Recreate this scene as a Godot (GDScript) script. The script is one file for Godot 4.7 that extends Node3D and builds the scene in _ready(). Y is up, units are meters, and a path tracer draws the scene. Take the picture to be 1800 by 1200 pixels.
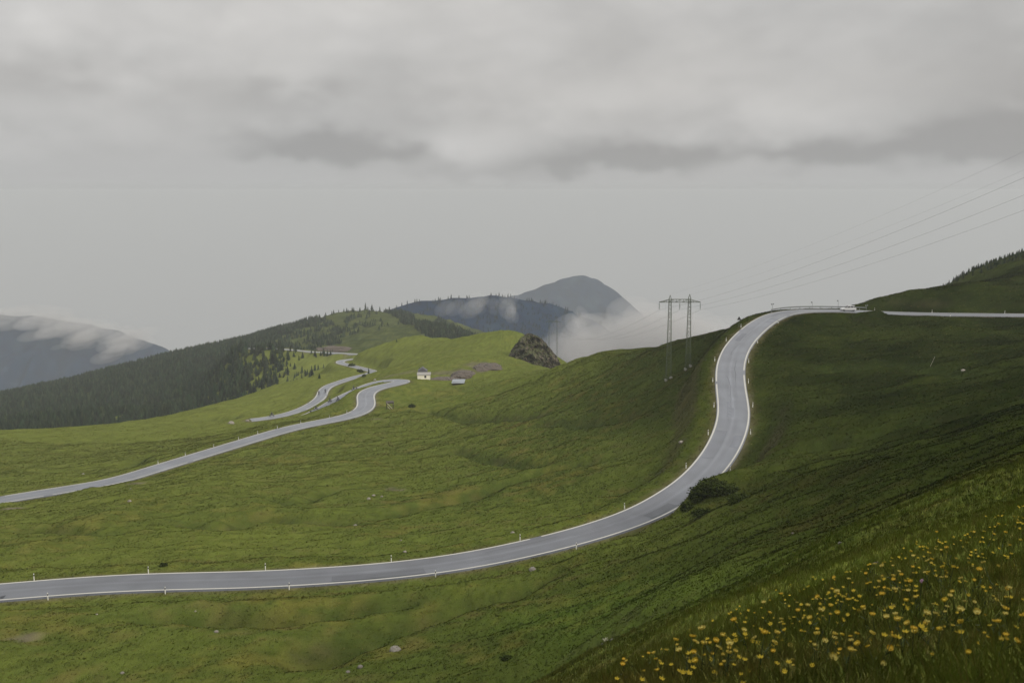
extends Node3D
# An alpine pass road under low cloud. Metres, y up, the camera looks along -z; "d" below is the distance ahead (-z).

const CAM_Y := 60.0
var rng := RandomNumberGenerator.new()
var gx := PackedFloat32Array()      # grid lines of the terrain, across
var gd := PackedFloat32Array()      # and ahead
var hh := PackedFloat32Array()      # terrain height over that grid
var road_near := PackedFloat32Array()  # distance beyond a road's edge at each grid point
var n_big := FastNoiseLite.new()
var n_mid := FastNoiseLite.new()
var n_fine := FastNoiseLite.new()
var n_rough := FastNoiseLite.new()
var M := {}
var taken := {}


# ---------------------------------------------------------------- mesh building
class MB:
	var v := PackedVector3Array()
	var n := PackedVector3Array()
	var c := PackedColorArray()
	var i := PackedInt32Array()
	var uv := PackedVector2Array()
	var col := Color.WHITE
	func tri(a: Vector3, b: Vector3, e: Vector3) -> void:   # counter-clockwise seen from outside
		var nn := (b - a).cross(e - a)
		nn = nn.normalized() if nn.length() > 1e-12 else Vector3.UP
		var k := v.size()
		v.append(a); v.append(b); v.append(e)
		for q in 3:
			n.append(nn); c.append(col)
		i.append(k); i.append(k + 2); i.append(k + 1)
	func quad(a: Vector3, b: Vector3, e: Vector3, f: Vector3) -> void:
		tri(a, b, e); tri(a, e, f)
	func box(at: Vector3, size: Vector3, turn := Basis()) -> void:
		var h := size * 0.5
		var p := []
		for k in 8:
			p.append(at + turn * Vector3(h.x if k & 1 else -h.x, h.y if k & 2 else -h.y, h.z if k & 4 else -h.z))
		quad(p[4], p[5], p[7], p[6]); quad(p[1], p[0], p[2], p[3])
		quad(p[5], p[1], p[3], p[7]); quad(p[0], p[4], p[6], p[2])
		quad(p[6], p[7], p[3], p[2]); quad(p[0], p[1], p[5], p[4])
	func bar(a: Vector3, b: Vector3, r: float, sides := 4, r2 := -1.0) -> void:
		var ax := (b - a).normalized()
		var s := ax.cross(Vector3.RIGHT if absf(ax.x) < 0.8 else Vector3.UP).normalized()
		var t := ax.cross(s)
		var e := r if r2 < 0.0 else r2
		for k in sides:
			var w0 := TAU * k / sides + PI / 4.0
			var w1 := TAU * (k + 1) / sides + PI / 4.0
			var d0 := s * cos(w0) + t * sin(w0)
			var d1 := s * cos(w1) + t * sin(w1)
			quad(a + d0 * r, a + d1 * r, b + d1 * e, b + d0 * e)
			tri(b, b + d0 * e, b + d1 * e)
			tri(a, a + d1 * r, a + d0 * r)
	func ring(at: Vector3, axis: Vector3, big: float, small: float, m := 20, k := 8) -> void:
		var s := axis.cross(Vector3.RIGHT if absf(axis.x) < 0.8 else Vector3.UP).normalized()
		var t := axis.cross(s)
		for p in m:
			var q := []
			for pp in 2:
				var w := TAU * (p + pp) / m
				var o := s * cos(w) + t * sin(w)
				var rowv := []
				for g in k + 1:
					var z := TAU * g / k
					rowv.append(at + o * (big + small * cos(z)) + axis * small * sin(z))
				q.append(rowv)
			for g in k:
				quad(q[0][g], q[1][g], q[1][g + 1], q[0][g + 1])
	func loft(sections: Array) -> void:      # each section a closed list of points, all of one length
		var m: int = sections[0].size()
		for a in sections.size() - 1:
			for b in m:
				quad(sections[a][b], sections[a][(b + 1) % m], sections[a + 1][(b + 1) % m], sections[a + 1][b])
		for e in 2:
			var s: Array = sections[0] if e == 0 else sections[-1]
			var mid := Vector3.ZERO
			for p in s:
				mid += p / m
			for b in m:
				if e == 0: tri(mid, s[(b + 1) % m], s[b])
				else: tri(mid, s[b], s[(b + 1) % m])
	func mesh() -> ArrayMesh:
		var arr := []
		arr.resize(Mesh.ARRAY_MAX)
		arr[Mesh.ARRAY_VERTEX] = v
		arr[Mesh.ARRAY_NORMAL] = n
		if c.size() == v.size(): arr[Mesh.ARRAY_COLOR] = c
		if uv.size() == v.size(): arr[Mesh.ARRAY_TEX_UV] = uv
		arr[Mesh.ARRAY_INDEX] = i
		var am := ArrayMesh.new()
		am.add_surface_from_arrays(Mesh.PRIMITIVE_TRIANGLES, arr)
		return am


func put(called: String, mesh: Mesh, mat: Material, parent: Node = self) -> MeshInstance3D:
	var o := MeshInstance3D.new()
	o.name = numbered(called) if parent == self else called
	o.mesh = mesh
	o.material_override = mat
	parent.add_child(o, true)
	return o

func numbered(called: String) -> String:
	if not taken.has(called):
		taken[called] = 0
		return called
	taken[called] += 1
	return "%s_%03d" % [called, taken[called]]

func thing(called: String, at: Vector3, label: String, category: String, group := "", turn := 0.0) -> Node3D:
	var o := Node3D.new()
	o.name = numbered(called)
	add_child(o)
	o.position = at
	o.rotation.y = turn
	tag(o, label, category, group)
	return o

func tag(o: Node, label: String, category := "", group := "", kind := "") -> void:
	if label: o.set_meta("label", label)
	if category: o.set_meta("category", category)
	if group: o.set_meta("group", group)
	if kind: o.set_meta("kind", kind)

func dup(src: Node3D, called: String, at: Vector3, turn: float, label: String, size := Vector3.ONE) -> Node3D:
	var o: Node3D = src.duplicate()
	o.name = numbered(called)
	add_child(o)
	o.position = at
	o.rotation = Vector3(0, turn, 0)
	o.scale = size
	o.set_meta("label", label)
	return o

func mat(c: Color, rough := 0.9, metal := 0.0, tinted := false) -> StandardMaterial3D:    # c is a linear base colour
	var m := StandardMaterial3D.new()
	m.albedo_color = c.linear_to_srgb()
	m.roughness = rough
	m.metallic = metal
	m.vertex_color_use_as_albedo = tinted
	return m

func noise(n: FastNoiseLite, s: int, f: float, octaves := 3) -> void:
	n.seed = s
	n.noise_type = FastNoiseLite.TYPE_SIMPLEX_SMOOTH
	n.frequency = f
	n.fractal_octaves = octaves
	n.fractal_gain = 0.5

func noise_tex(s: int, f: float, lo: Color, hi: Color, octaves := 5, bump := 0.0) -> NoiseTexture2D:
	var t := NoiseTexture2D.new()
	var n := FastNoiseLite.new()
	noise(n, s, f, octaves)
	t.noise = n
	t.width = 1024
	t.height = 1024
	t.seamless = true
	if bump > 0.0:
		t.as_normal_map = true
		t.bump_strength = bump
	else:
		var g := Gradient.new()
		g.set_color(0, lo)
		g.set_color(1, hi)
		g.set_offset(0, 0.15)
		g.set_offset(1, 0.85)
		t.color_ramp = g
	return t

func sm(a: float, b: float, t: float) -> float:
	return smoothstep(a, b, t)


func _ready() -> void:
	rng.seed = 7
	noise(n_big, 11, 0.011, 3)
	noise(n_mid, 12, 0.045, 3)
	noise(n_fine, 13, 0.22, 3)
	noise(n_rough, 14, 0.9, 2)
	camera_and_sky()
	materials()
	terrain()
	valley_and_mountains()
	roads()
	forest()
	grass()
	flowers()
	pylons()
	guard_rail_and_signs()
	marker_posts()
	hamlet()
	stones()
	shrubs()
	vehicles()
	mist()


# ---------------------------------------------------------------- camera, sky, sun
func camera_and_sky() -> void:
	var cam := Camera3D.new()
	cam.name = "camera"
	cam.position = Vector3(0, CAM_Y, 0)
	cam.rotation.x = -atan(260.0 / 1800.0)
	cam.fov = rad_to_deg(2.0 * atan(1.0 / 3.0))
	cam.near = 0.1
	cam.far = 60000.0
	var lens := CameraAttributesPhysical.new()
	lens.frustum_focal_length = 36.0
	lens.frustum_focus_distance = 120.0
	lens.frustum_near = 0.1
	lens.frustum_far = 60000.0
	lens.exposure_aperture = 4.0
	cam.attributes = lens
	add_child(cam)
	var e := Environment.new()
	e.background_mode = Environment.BG_SKY
	e.tonemap_mode = Environment.TONE_MAPPER_LINEAR
	e.tonemap_exposure = 1.39
	e.sdfgi_enabled = true
	e.ssao_enabled = true
	e.ssil_enabled = true
	e.fog_enabled = true
	e.fog_mode = Environment.FOG_MODE_EXPONENTIAL
	e.fog_density = 0.00015
	e.fog_light_color = Color(0.915, 0.96, 0.985).linear_to_srgb()
	e.volumetric_fog_enabled = true
	e.volumetric_fog_density = 0.0
	var sky := Sky.new()
	var pm := PanoramaSkyMaterial.new()
	pm.panorama = overcast()
	sky.sky_material = pm
	e.sky = sky
	var we := WorldEnvironment.new()
	we.name = "environment"
	we.environment = e
	add_child(we)
	var sun := DirectionalLight3D.new()
	sun.name = "sun"
	sun.light_energy = 0.5
	sun.light_color = Color(1.0, 0.96, 0.9)
	sun.light_angular_distance = 12.0
	sun.shadow_enabled = true
	sun.look_at_from_position(Vector3(75, 58, 60), Vector3.ZERO)
	add_child(sun)

func overcast() -> ImageTexture:
	# stratus all round: brighter towards the zenith, a ragged darker belt of cloud base low over the hills
	var w := 2048
	var h := 1024
	var a := FastNoiseLite.new()
	noise(a, 31, 1.0, 5)
	# cloud masses seen ahead, with lens falloff at the right painted as one: [bearing, elevation, half width, half height in degrees, lighter or darker]
	var masses := [[-11.75, 2.07, 3.00, 0.88, -0.12], [-9.02, 2.15, 3.33, 1.12, -0.16], [-6.25, 2.10, 2.00, 0.72, -0.10], [-13.81, 2.95, 2.00, 0.64, -0.06], [-4.08, 1.14, 2.33, 0.48, -0.07], [-0.31, 0.96, 2.00, 0.56, -0.08], [3.45, 1.70, 3.67, 0.96, -0.14], [6.88, 1.45, 3.33, 0.88, -0.14], [9.64, 1.84, 2.33, 0.80, -0.10], [14.14, 1.97, 3.67, 0.88, -0.12], [17.35, 1.65, 3.00, 0.88, -0.14], [21.50, 2.19, 4.00, 1.04, -0.13], [24.67, 2.37, 3.67, 1.60, -0.17], [26.08, 4.27, 3.33, 4.80, -0.10], [-13.16, 4.74, 3.00, 1.00, -0.06], [-23.98, 5.31, 3.67, 1.00, -0.06], [-4.36, 3.94, 4.00, 1.20, -0.04], [-2.51, 2.41, 2.33, 1.00, 0.06], [-12.22, 6.38, 2.67, 0.88, 0.06], [-24.61, 3.35, 3.67, 1.00, 0.05], [11.46, 1.62, 1.00, 0.56, 0.05], [15.23, 4.12, 5.00, 1.60, 0.05], [4.66, 4.85, 3.67, 1.00, 0.04], [-0.63, 2.57, 2.00, 0.80, 0.04], [-21.94, 8.82, 11.00, 3.60, 0.10], [-7.66, 8.81, 10.00, 3.20, 0.04]]
	var data := PackedFloat32Array()
	data.resize(w * h * 3)
	for j in h:
		var el := (0.5 - (j + 0.5) / h) * PI
		var deg := rad_to_deg(el)
		for k in w:
			var az := wrapf((k + 0.5) / w * TAU, -PI, PI)          # 0 is straight ahead
			var L := 0.40 * 0.70 * 0.97
			var warm := -0.004
			if deg > -0.3:
				var p := Vector3(sin(az) * cos(el), sin(el) * 2.2, -cos(az) * cos(el))
				var big := a.get_noise_3dv(p * 2.3 + Vector3(3.1, 0, 0))
				var med := a.get_noise_3dv(p * 6.5 + Vector3(7, 0, 3) + Vector3(big, big, big) * 0.6)
				var fine := a.get_noise_3dv(p * 19.0 + Vector3(1, 5, 2))
				L = 0.40 * 0.70 * (1.0 + 2.0 * sin(maxf(el, 0.0)) + 0.17 * (1.0 - sm(1.0, 8.0, deg)) - (0.17 + 0.03) * (1.0 - sm(0.05, 0.6, deg)))         # the overcast gradient, and thick bright air low down
				var clouds := sm(0.7, 3.5, deg)
				var ahead := 1.0 - sm(0.5, 0.75, absf(az))
				L *= 1.0 + (0.12 * big + lerpf(0.28, 0.14, ahead) * med + 0.06 * fine) * clouds
				# the belt of sagging cloud bases, its lower edge waving round the horizon
				var low := 1.35 + 1.3 * a.get_noise_2d(az * 2.7 + 3.0, 41.0) + 0.7 * a.get_noise_2d(az * 7.0, 93.0) + 0.25 * a.get_noise_2d(az * 23.0, 13.0)
				var up := deg - low
				var belt := sm(-0.45, 0.4, up) * (1.0 - sm(0.35, 2.6 + 1.6 * med, up))
				var here := clampf(0.45 + 1.3 * a.get_noise_2d(az * 2.1 + 11.0, 7.0) + 0.9 * a.get_noise_2d(az * 6.0 + 5.0, 57.0), 0.0, 1.0)
				L *= 1.0 - 0.33 * belt * here * (0.85 + 0.5 * fine) * (1.0 - ahead)
				if ahead > 0.0 and deg < 14.0:
					var bx := rad_to_deg(az) + 2.2 * med + 1.4 * fine
					var by := deg + 0.7 * fine + 0.5 * med
					var sum := 0.0
					for m in masses:
						var dx: float = (bx - m[0]) / m[2]
						if absf(dx) < 2.6:
							var dy: float = (by - m[1]) / m[3]
							if dy < 0.0 and m[4] < 0.0: dy *= 2.3          # bases are sharper than tops
							sum += 1.6 * m[4] * exp(-dx * dx - dy * dy)
					L *= 1.0 + sum * ahead * sm(0.0, 0.4, deg)
				warm = lerpf(-0.004, 0.010, sm(0.0, 6.0, deg)) + big * 0.012 - 0.02 * belt * here * (1.0 - ahead)
			var q := (j * w + k) * 3
			data[q] = L * (1.0 + warm)
			data[q + 1] = L * 0.995
			data[q + 2] = L * (0.982 - warm)
	return ImageTexture.create_from_image(Image.create_from_data(w, h, false, Image.FORMAT_RGBF, data.to_byte_array()))


func materials() -> void:
	var g := mat(Color(1, 1, 1), 1.0, 0.0, true)
	g.specular_mode = BaseMaterial3D.SPECULAR_DISABLED
	g.albedo_texture = noise_tex(3, 0.06, Color(0.74, 0.74, 0.72), Color(1, 1, 1), 6)
	g.uv1_triplanar = true
	g.uv1_world_triplanar = true
	g.uv1_scale = Vector3.ONE * 0.09
	M.ground = g
	var gr := mat(Color(1, 1, 1), 0.95, 0.0, true)
	gr.specular_mode = BaseMaterial3D.SPECULAR_DISABLED
	gr.backlight_enabled = true
	gr.backlight = Color(0.45, 0.45, 0.45)
	gr.cull_mode = BaseMaterial3D.CULL_DISABLED
	M.grass = gr
	var asphalt := mat(Color(1, 1, 1), 0.4, 0.0, true)
	asphalt.albedo_texture = noise_tex(5, 0.09, Color(0.8, 0.8, 0.8), Color(1, 1, 1), 5)
	asphalt.uv1_triplanar = true
	asphalt.uv1_world_triplanar = true
	asphalt.uv1_scale = Vector3.ONE * 0.21
	M.asphalt = asphalt
	M.line = mat(Color(0.72, 0.71, 0.66), 0.7)
	M.line.albedo_texture = noise_tex(6, 0.05, Color(0.72, 0.72, 0.7), Color(1, 1, 1), 4)
	M.line.uv1_triplanar = true
	M.line.uv1_world_triplanar = true
	M.line.uv1_scale = Vector3.ONE * 0.3
	M.white = mat(Color(0.75, 0.75, 0.71), 0.6)
	M.black = mat(Color(0.02, 0.02, 0.022), 0.6)
	M.tar = mat(Color(0.07, 0.073, 0.078), 0.6)
	M.steel = mat(Color(0.075, 0.095, 0.06), 0.8, 0.0)
	M.zinc = mat(Color(0.2, 0.22, 0.22), 0.5, 0.5)
	M.glass_ins = mat(Color(0.12, 0.16, 0.14), 0.3)
	M.wire = mat(Color(0.05, 0.05, 0.055), 0.6, 0.4)
	M.concrete = mat(Color(0.34, 0.33, 0.3), 0.9)
	M.rock = mat(Color(1, 1, 1), 0.95, 0.0, true)
	M.rock.albedo_texture = noise_tex(8, 0.03, Color(0.6, 0.58, 0.55), Color(1, 1, 1), 6)
	M.rock.uv1_triplanar = true
	M.rock.uv1_world_triplanar = true
	M.rock.uv1_scale = Vector3.ONE * 0.25
	M.leaf = mat(Color(1, 1, 1), 0.9, 0.0, true)
	M.leaf.specular_mode = BaseMaterial3D.SPECULAR_DISABLED
	M.bark = mat(Color(0.06, 0.045, 0.035), 0.95)
	M.wood = mat(Color(0.075, 0.065, 0.055), 0.9)
	M.pale_wood = mat(Color(0.4, 0.37, 0.32), 0.85)
	M.far = mat(Color(1, 1, 1), 1.0, 0.0, true)
	M.far.specular_mode = BaseMaterial3D.SPECULAR_DISABLED


# ---------------------------------------------------------------- terrain
func steps(from: float, spans: Array) -> PackedFloat32Array:
	var out := PackedFloat32Array([from])
	var at := from
	for s in spans:            # [until, step]
		while at < s[0] - 0.001:
			at = minf(at + s[1], s[0])
			out.append(at)
	return out

func phi(r2: float) -> float:
	return 0.5 * r2 * log(r2) if r2 > 1e-12 else 0.0

func terrain_heights() -> void:
	# surveyed heights (across, ahead, height over the eye) joined by a thin-plate surface; near ground is surveyed closer than far
	var px := PackedFloat32Array([-58.7, -51.3, -34.2, -16.8, -5.2, 2.3, -66.7, -57.7, -38.8, -19.5, -6.5, 1.9, 5.4, -82.3, -54.9, -27.9, -9.5, -97.7, -66.6, -33.9, -4.1, -80.6, -62.7, -42, -50.3, -35, -35, -4.8, -6, -7.2, -8.2, 14.8, 17.2, 20.1, 23.6, 26.2, 28.4, 27.9, 31.7, 35.9, 41.8, 46, 57.4, 49.4, 42.1, 34.8, 59.3, 20.3, 12.7, 0, -35.4, -48.3, -16.2, -20.6, -32, -53.9, -75.1, -52.8, -35.2, -67.3, 0, -14.1, 0, -7.2, 5.8, 11.8, 24.7, -89.4, -95.3, -131.1, -137.6, -157.3, -173.7, -188.3, -217, -133.8, -156.9, -138.9, -116.9, -101.2, -102, -132.8, -116.3, 14.2, 17.9, 22.3, 29.6, 29.2, 34.4, 24.9, 38.9, 45.6, 58.3, 65.5, 79, 91.8, 76.2, 104.2, 91.6, 71.1, 46.3, 28.5, 116.2, 76.4, 48.1, 33.4, 46.2, 111.5, 130.3, 152.1, 177.3, 104.6, 129, 150.2, 9.7, 15.5, 24.8, 1.2, 2.4, 3.5, 5.3, 7.3, 3.4, 5.8, 8.9, 11.9, 15.3, 6.3, 9.7, 13.2, 16.6, 7.8, 12.1, 17.3, 11.9, 17.1, 21.7, 1.9, 2.6, 4.3, 6.7, 4.8, 9.5, 0, 8, -8, 0, 15, -20, 30, -15, -25, 0, -5, 0, 0, 120, -60, 33.8, 57.8, 68.9, 75.3, 93, 108.1, 123.8, 39.8, 68.7, 92.3, 126.3, 156.1, 156.7, 39.6, 136, 217.9, 165.1, 194.2, 220.3, 249.9, 275, 275.3, 339.4, 62.2, 272.5, 452.7, 21, -64.8, -43.3, -3.9, -246.4, -199.5, -175.1, -161.6, -301.5, -118.3, -388.7, -317.1, -270, -230.2, -225.1, -215.6, -166.9, -160.5, -124.4, -154.9, -145.7, -101, -47.7, -23.3, -76.8, -530.8, -592, -499, -465.4, -418.2, -371.2, -327.2, -303.3, -262.2, -224.5, -197.9, -171.5, -153, -130.7, -100.3, -56, -26.9, -638.7, -474.6, -211.6, -40.8, -924.2, -160.4, -100.7, -67.9, -48.9, -16.7, 8.5, 23.9, 38.9, 45.7, 50.9, 64.6, 81, 95.6, 106.5, 138, -242.5, -165.5, -123.6, -103.1, -83.6, -61, -50.2, -53, -45.9, -43.5, -53.6, -65.6, -75.3, -102.1, -91.3, -83.9, -85.6, -82.6, -73.9, -77.1, -94.1, -100, -102.2, -143.2, -164.4, -191.4, -202.2])
	var pd := PackedFloat32Array([94.8, 96.6, 96.6, 94.8, 88.3, 79.1, 108.6, 109.5, 110.4, 111.3, 111.3, 107.6, 92.9, 158.2, 158.2, 161, 165.6, 188.6, 193.2, 196.9, 180.3, 234.6, 243.8, 244.7, 294.4, 308.2, 363.4, 209.8, 262.2, 317.4, 363.4, 172, 200.6, 235.5, 277.8, 309.1, 336.7, 180.3, 206.1, 234.6, 267.7, 303.6, 292.6, 250.2, 225.4, 204.2, 269.6, 360.6, 375.4, 386.4, 404.8, 427.8, 410.3, 388.2, 437, 478.4, 533.6, 588.8, 570.4, 570.4, 533.6, 501.4, 460, 427.8, 519.8, 524.4, 515.2, 529, 496.8, 515.2, 441.6, 395.6, 372.6, 368, 363.4, 312.8, 305.4, 269.6, 342.2, 379, 450.8, 469.2, 515.2, 97.5, 124.2, 96.6, 128.8, 150, 139.8, 144.4, 158.2, 180.3, 206.1, 232.8, 255.8, 273.2, 272.3, 265.9, 232.8, 179.4, 115.9, 70.8, 230, 150, 93.8, 105.8, 147.2, 296.2, 299.9, 303.6, 303.6, 292.6, 288.9, 283.4, 82.8, 53.4, 41.4, 10, 20, 30, 45, 62, 14.7, 25, 38, 51, 66, 18, 28, 38, 48, 18, 28, 40, 23, 33, 42, 6.4, 5.5, 9.2, 12.9, 7.8, 15.6, 0, 0, 0, -12, -10, -8, 24, 12, 40, 14, 50, 50, 30, 120, 60, 400, 380, 350, 335, 345, 350, 350, 470, 450, 430, 430, 420, 400, 700, 800, 700, 400, 425, 440, 450, 455, 600, 620, 1100, 1200, 1000, 620, 720, 700, 690, 480, 500, 560, 620, 480, 700, 620, 620, 680, 740, 850, 960, 780, 840, 790, 920, 1000, 900, 850, 830, 980, 850, 950, 980, 1030, 1060, 1100, 1120, 1150, 1170, 1180, 1180, 1180, 1190, 1230, 1280, 1250, 1200, 1250, 1400, 1450, 1450, 1350, 114.1, 123.3, 129.7, 132.7, 136.7, 147.5, 160.1, 184.6, 207, 234.6, 266.8, 284.3, 289.8, 284.3, 274.2, 209.8, 224.5, 239.2, 257.2, 293.3, 325.7, 340.4, 361.6, 378.1, 392.8, 395.6, 386.4, 377.2, 391, 397.4, 423.2, 456.3, 487.6, 519.8, 542.8, 570.4, 598, 699.2, 717.6, 731.4, 740.6, 749.8])
	var ph := PackedFloat32Array([-47.56, -48.49, -48.49, -47.56, -44.33, -39.71, -48.76, -49.17, -49.24, -49.31, -48.62, -46.36, -41.73, -56.13, -55.65, -56.14, -55.76, -61.81, -61.01, -61.59, -57.48, -67.14, -67.62, -67.87, -73.02, -72.85, -73.27, -60.65, -65.03, -67.66, -69.09, -52.80, -54.44, -55.67, -56.02, -55.22, -53.04, -52.14, -51.11, -50.01, -48.44, -44.89, -40.60, -43.27, -45.44, -48.28, -36.95, -60.30, -65.34, -69.47, -74.17, -75.93, -73.77, -72.92, -74.32, -79.99, -86.78, -81.71, -81.74, -84.98, -72.84, -75.27, -74.81, -73.97, -70.96, -75.75, -86.14, -91.47, -91.02, -100.91, -93.37, -90.29, -87.42, -86.13, -85.90, -81.24, -80.23, -76.35, -82.89, -86.29, -90.89, -95.95, -95.58, -38.72, -44.05, -34.26, -39.53, -43.27, -40.43, -46.05, -42.49, -43.15, -41.55, -38.92, -36.94, -34.83, -33.94, -33.89, -36.27, -36.17, -30.11, -21.74, -33.22, -30.23, -23.27, -32.47, -38.23, -29.44, -26.95, -25.76, -24.40, -32.35, -30.32, -29.43, -35.91, -19.73, -10.75, -5.02, -9.69, -14.22, -20.77, -27.77, -6.65, -10.92, -16.01, -20.84, -26.04, -7.15, -10.61, -13.80, -16.74, -6.66, -9.76, -13.21, -7.61, -10.32, -12.49, -3.21, -2.75, -3.93, -4.88, -3.44, -5.45, -1.70, 1.20, -5.20, 2.50, 9.00, -10.00, 1.00, -12.50, -30.00, -8.50, -28.00, -26.50, -18.20, -8.00, -50.00, -66.88, -63.54, -54.53, -50.29, -49.83, -50.56, -50.56, -89.35, -88.14, -81.75, -81.75, -70.23, -48.73, -137.10, -170.53, -141.13, -40.19, -39.38, -36.35, -31.16, -26.22, -73.10, -68.56, -221.78, -269.70, -201.62, -121.43, -114.23, -113.05, -115.37, -124.67, -126.94, -132.37, -132.16, -127.48, -117.04, -157.40, -143.66, -148.10, -147.07, -144.55, -140.85, -130.42, -128.97, -124.44, -132.89, -133.12, -124.90, -122.78, -118.01, -126.03, -191.04, -199.76, -195.89, -193.45, -184.50, -175.14, -169.41, -164.15, -154.43, -143.76, -136.45, -133.80, -138.95, -142.93, -154.50, -162.16, -167.89, -280.93, -266.15, -209.44, -225.92, -350.63, -51.59, -52.18, -52.29, -52.03, -51.96, -51.07, -49.89, -46.88, -43.53, -39.23, -34.46, -32.39, -33.02, -33.03, -32.40, -74.15, -73.97, -73.13, -73.62, -73.60, -73.20, -72.56, -71.44, -71.02, -71.98, -73.39, -77.46, -81.93, -87.42, -87.02, -87.52, -88.32, -89.90, -91.81, -93.86, -95.37, -97.60, -110.13, -110.99, -111.25, -112.02, -114.26])
	var n := px.size()
	var U := PackedFloat64Array()
	var V := PackedFloat64Array()
	for k in n:
		U.append(px[k] / (pd[k] + 20.0))
		V.append(log(pd[k] + 20.0))
	var m := n + 3
	var rows := []
	for r in m:
		var row := PackedFloat64Array()
		row.resize(m + 1)
		if r < n:
			for q in n:
				row[q] = phi((U[r] - U[q]) ** 2 + (V[r] - V[q]) ** 2) + (2e-4 if r == q else 0.0)
			row[n] = 1.0; row[n + 1] = U[r]; row[n + 2] = V[r]; row[m] = ph[r]
		else:
			for q in n:
				row[q] = 1.0 if r == n else U[q] if r == n + 1 else V[q]
		rows.append(row)
	for k in m:
		var best := k
		for r in range(k + 1, m):
			if absf(rows[r][k]) > absf(rows[best][k]): best = r
		var tmp: PackedFloat64Array = rows[k]
		rows[k] = rows[best]
		rows[best] = tmp
		var pr: PackedFloat64Array = rows[k]
		for r in range(k + 1, m):
			var rr: PackedFloat64Array = rows[r]
			var f := rr[k] / pr[k]
			if f == 0.0: continue
			for q in range(k, m + 1):
				rr[q] -= f * pr[q]
			rows[r] = rr
	var co := PackedFloat64Array()
	co.resize(m)
	for k in range(m - 1, -1, -1):
		var rr: PackedFloat64Array = rows[k]
		var s := rr[m]
		for q in range(k + 1, m):
			s -= rr[q] * co[q]
		co[k] = s / rr[k]
	# coarse lattice
	var cx := steps(-1000.0, [[-300.0, 50.0], [-140.0, 10.0], [-20.0, 4.0], [30.0, 2.0], [150.0, 4.0], [300.0, 10.0], [1000.0, 50.0]])
	var cd := steps(-15.0, [[40.0, 1.5], [100.0, 2.5], [320.0, 4.0], [480.0, 6.0], [760.0, 12.0], [1450.0, 30.0]])
	var ch := PackedFloat32Array()
	ch.resize(cx.size() * cd.size())
	for j in cd.size():
		var vv := log(cd[j] + 20.0)
		for k in cx.size():
			var uu := clampf(cx[k] / (cd[j] + 20.0), -1.6, 1.6)
			var s := co[n] + co[n + 1] * uu + co[n + 2] * vv
			for q in n:
				var du := uu - U[q]
				var dv := vv - V[q]
				var r2 := du * du + dv * dv
				if r2 > 1e-12: s += co[q] * 0.5 * r2 * log(r2)
			ch[j * cx.size() + k] = s
	# fine grid
	gx = steps(-1000.0, [[-420.0, 20.0], [-180.0, 6.0], [-120.0, 2.0], [-6.0, 1.0], [18.0, 0.4], [130.0, 1.0], [200.0, 2.0], [400.0, 8.0], [1000.0, 25.0]])
	gd = steps(-15.0, [[3.0, 1.0], [28.0, 0.4], [60.0, 0.8], [300.0, 1.0], [400.0, 1.4], [620.0, 2.4], [1250.0, 7.0], [1450.0, 20.0]])
	var nx := gx.size()
	var nd := gd.size()
	var mid := PackedFloat32Array()          # fine across, coarse ahead
	mid.resize(nx * cd.size())
	var at := spots(gx, cx)
	for j in cd.size():
		for k in nx:
			mid[j * nx + k] = spline(ch, j * cx.size(), 1, cx, at[k], gx[k])
	hh.resize(nx * nd)
	at = spots(gd, cd)
	for j in nd:
		for k in nx:
			hh[j * nx + k] = spline(mid, k, nx, cd, at[j], gd[j]) + CAM_Y

func spots(fine: PackedFloat32Array, coarse: PackedFloat32Array) -> PackedInt32Array:
	var out := PackedInt32Array()
	for f in fine:
		out.append(clampi(coarse.bsearch(f, false) - 1, 0, coarse.size() - 2))
	return out

func spline(a: PackedFloat32Array, off: int, stride: int, g: PackedFloat32Array, k: int, t: float) -> float:
	var k0 := maxi(k - 1, 0)
	var k3 := mini(k + 2, g.size() - 1)
	var y1 := a[off + k * stride]
	var y2 := a[off + (k + 1) * stride]
	var w := g[k + 1] - g[k]
	var m1 := (y2 - a[off + k0 * stride]) / (g[k + 1] - g[k0]) * w
	var m2 := (a[off + k3 * stride] - y1) / (g[k3] - g[k]) * w
	var s := (t - g[k]) / w
	var s2 := s * s
	var s3 := s2 * s
	return (2 * s3 - 3 * s2 + 1) * y1 + (s3 - 2 * s2 + s) * m1 + (3 * s2 - 2 * s3) * y2 + (s3 - s2) * m2

func ground(x: float, d: float) -> float:
	var k := clampi(gx.bsearch(x, false) - 1, 0, gx.size() - 2)
	var j := clampi(gd.bsearch(d, false) - 1, 0, gd.size() - 2)
	var s := clampf((x - gx[k]) / (gx[k + 1] - gx[k]), 0.0, 1.0)
	var t := clampf((d - gd[j]) / (gd[j + 1] - gd[j]), 0.0, 1.0)
	var q := j * gx.size() + k
	return lerpf(lerpf(hh[q], hh[q + 1], s), lerpf(hh[q + gx.size()], hh[q + gx.size() + 1], s), t)

func from_road(x: float, d: float) -> float:
	var k := clampi(gx.bsearch(x, false) - 1, 0, gx.size() - 2)
	var j := clampi(gd.bsearch(d, false) - 1, 0, gd.size() - 2)
	return road_near[j * gx.size() + k]

func spot(x: float, d: float, lift := 0.0) -> Vector3:
	return Vector3(x, ground(x, d) + lift, -d)

var brown := PackedFloat32Array()     # bare earth, 0..1, per grid point
var wet := PackedFloat32Array()       # runnel darkening: ranker growth, with the shade of the folds painted in

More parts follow.
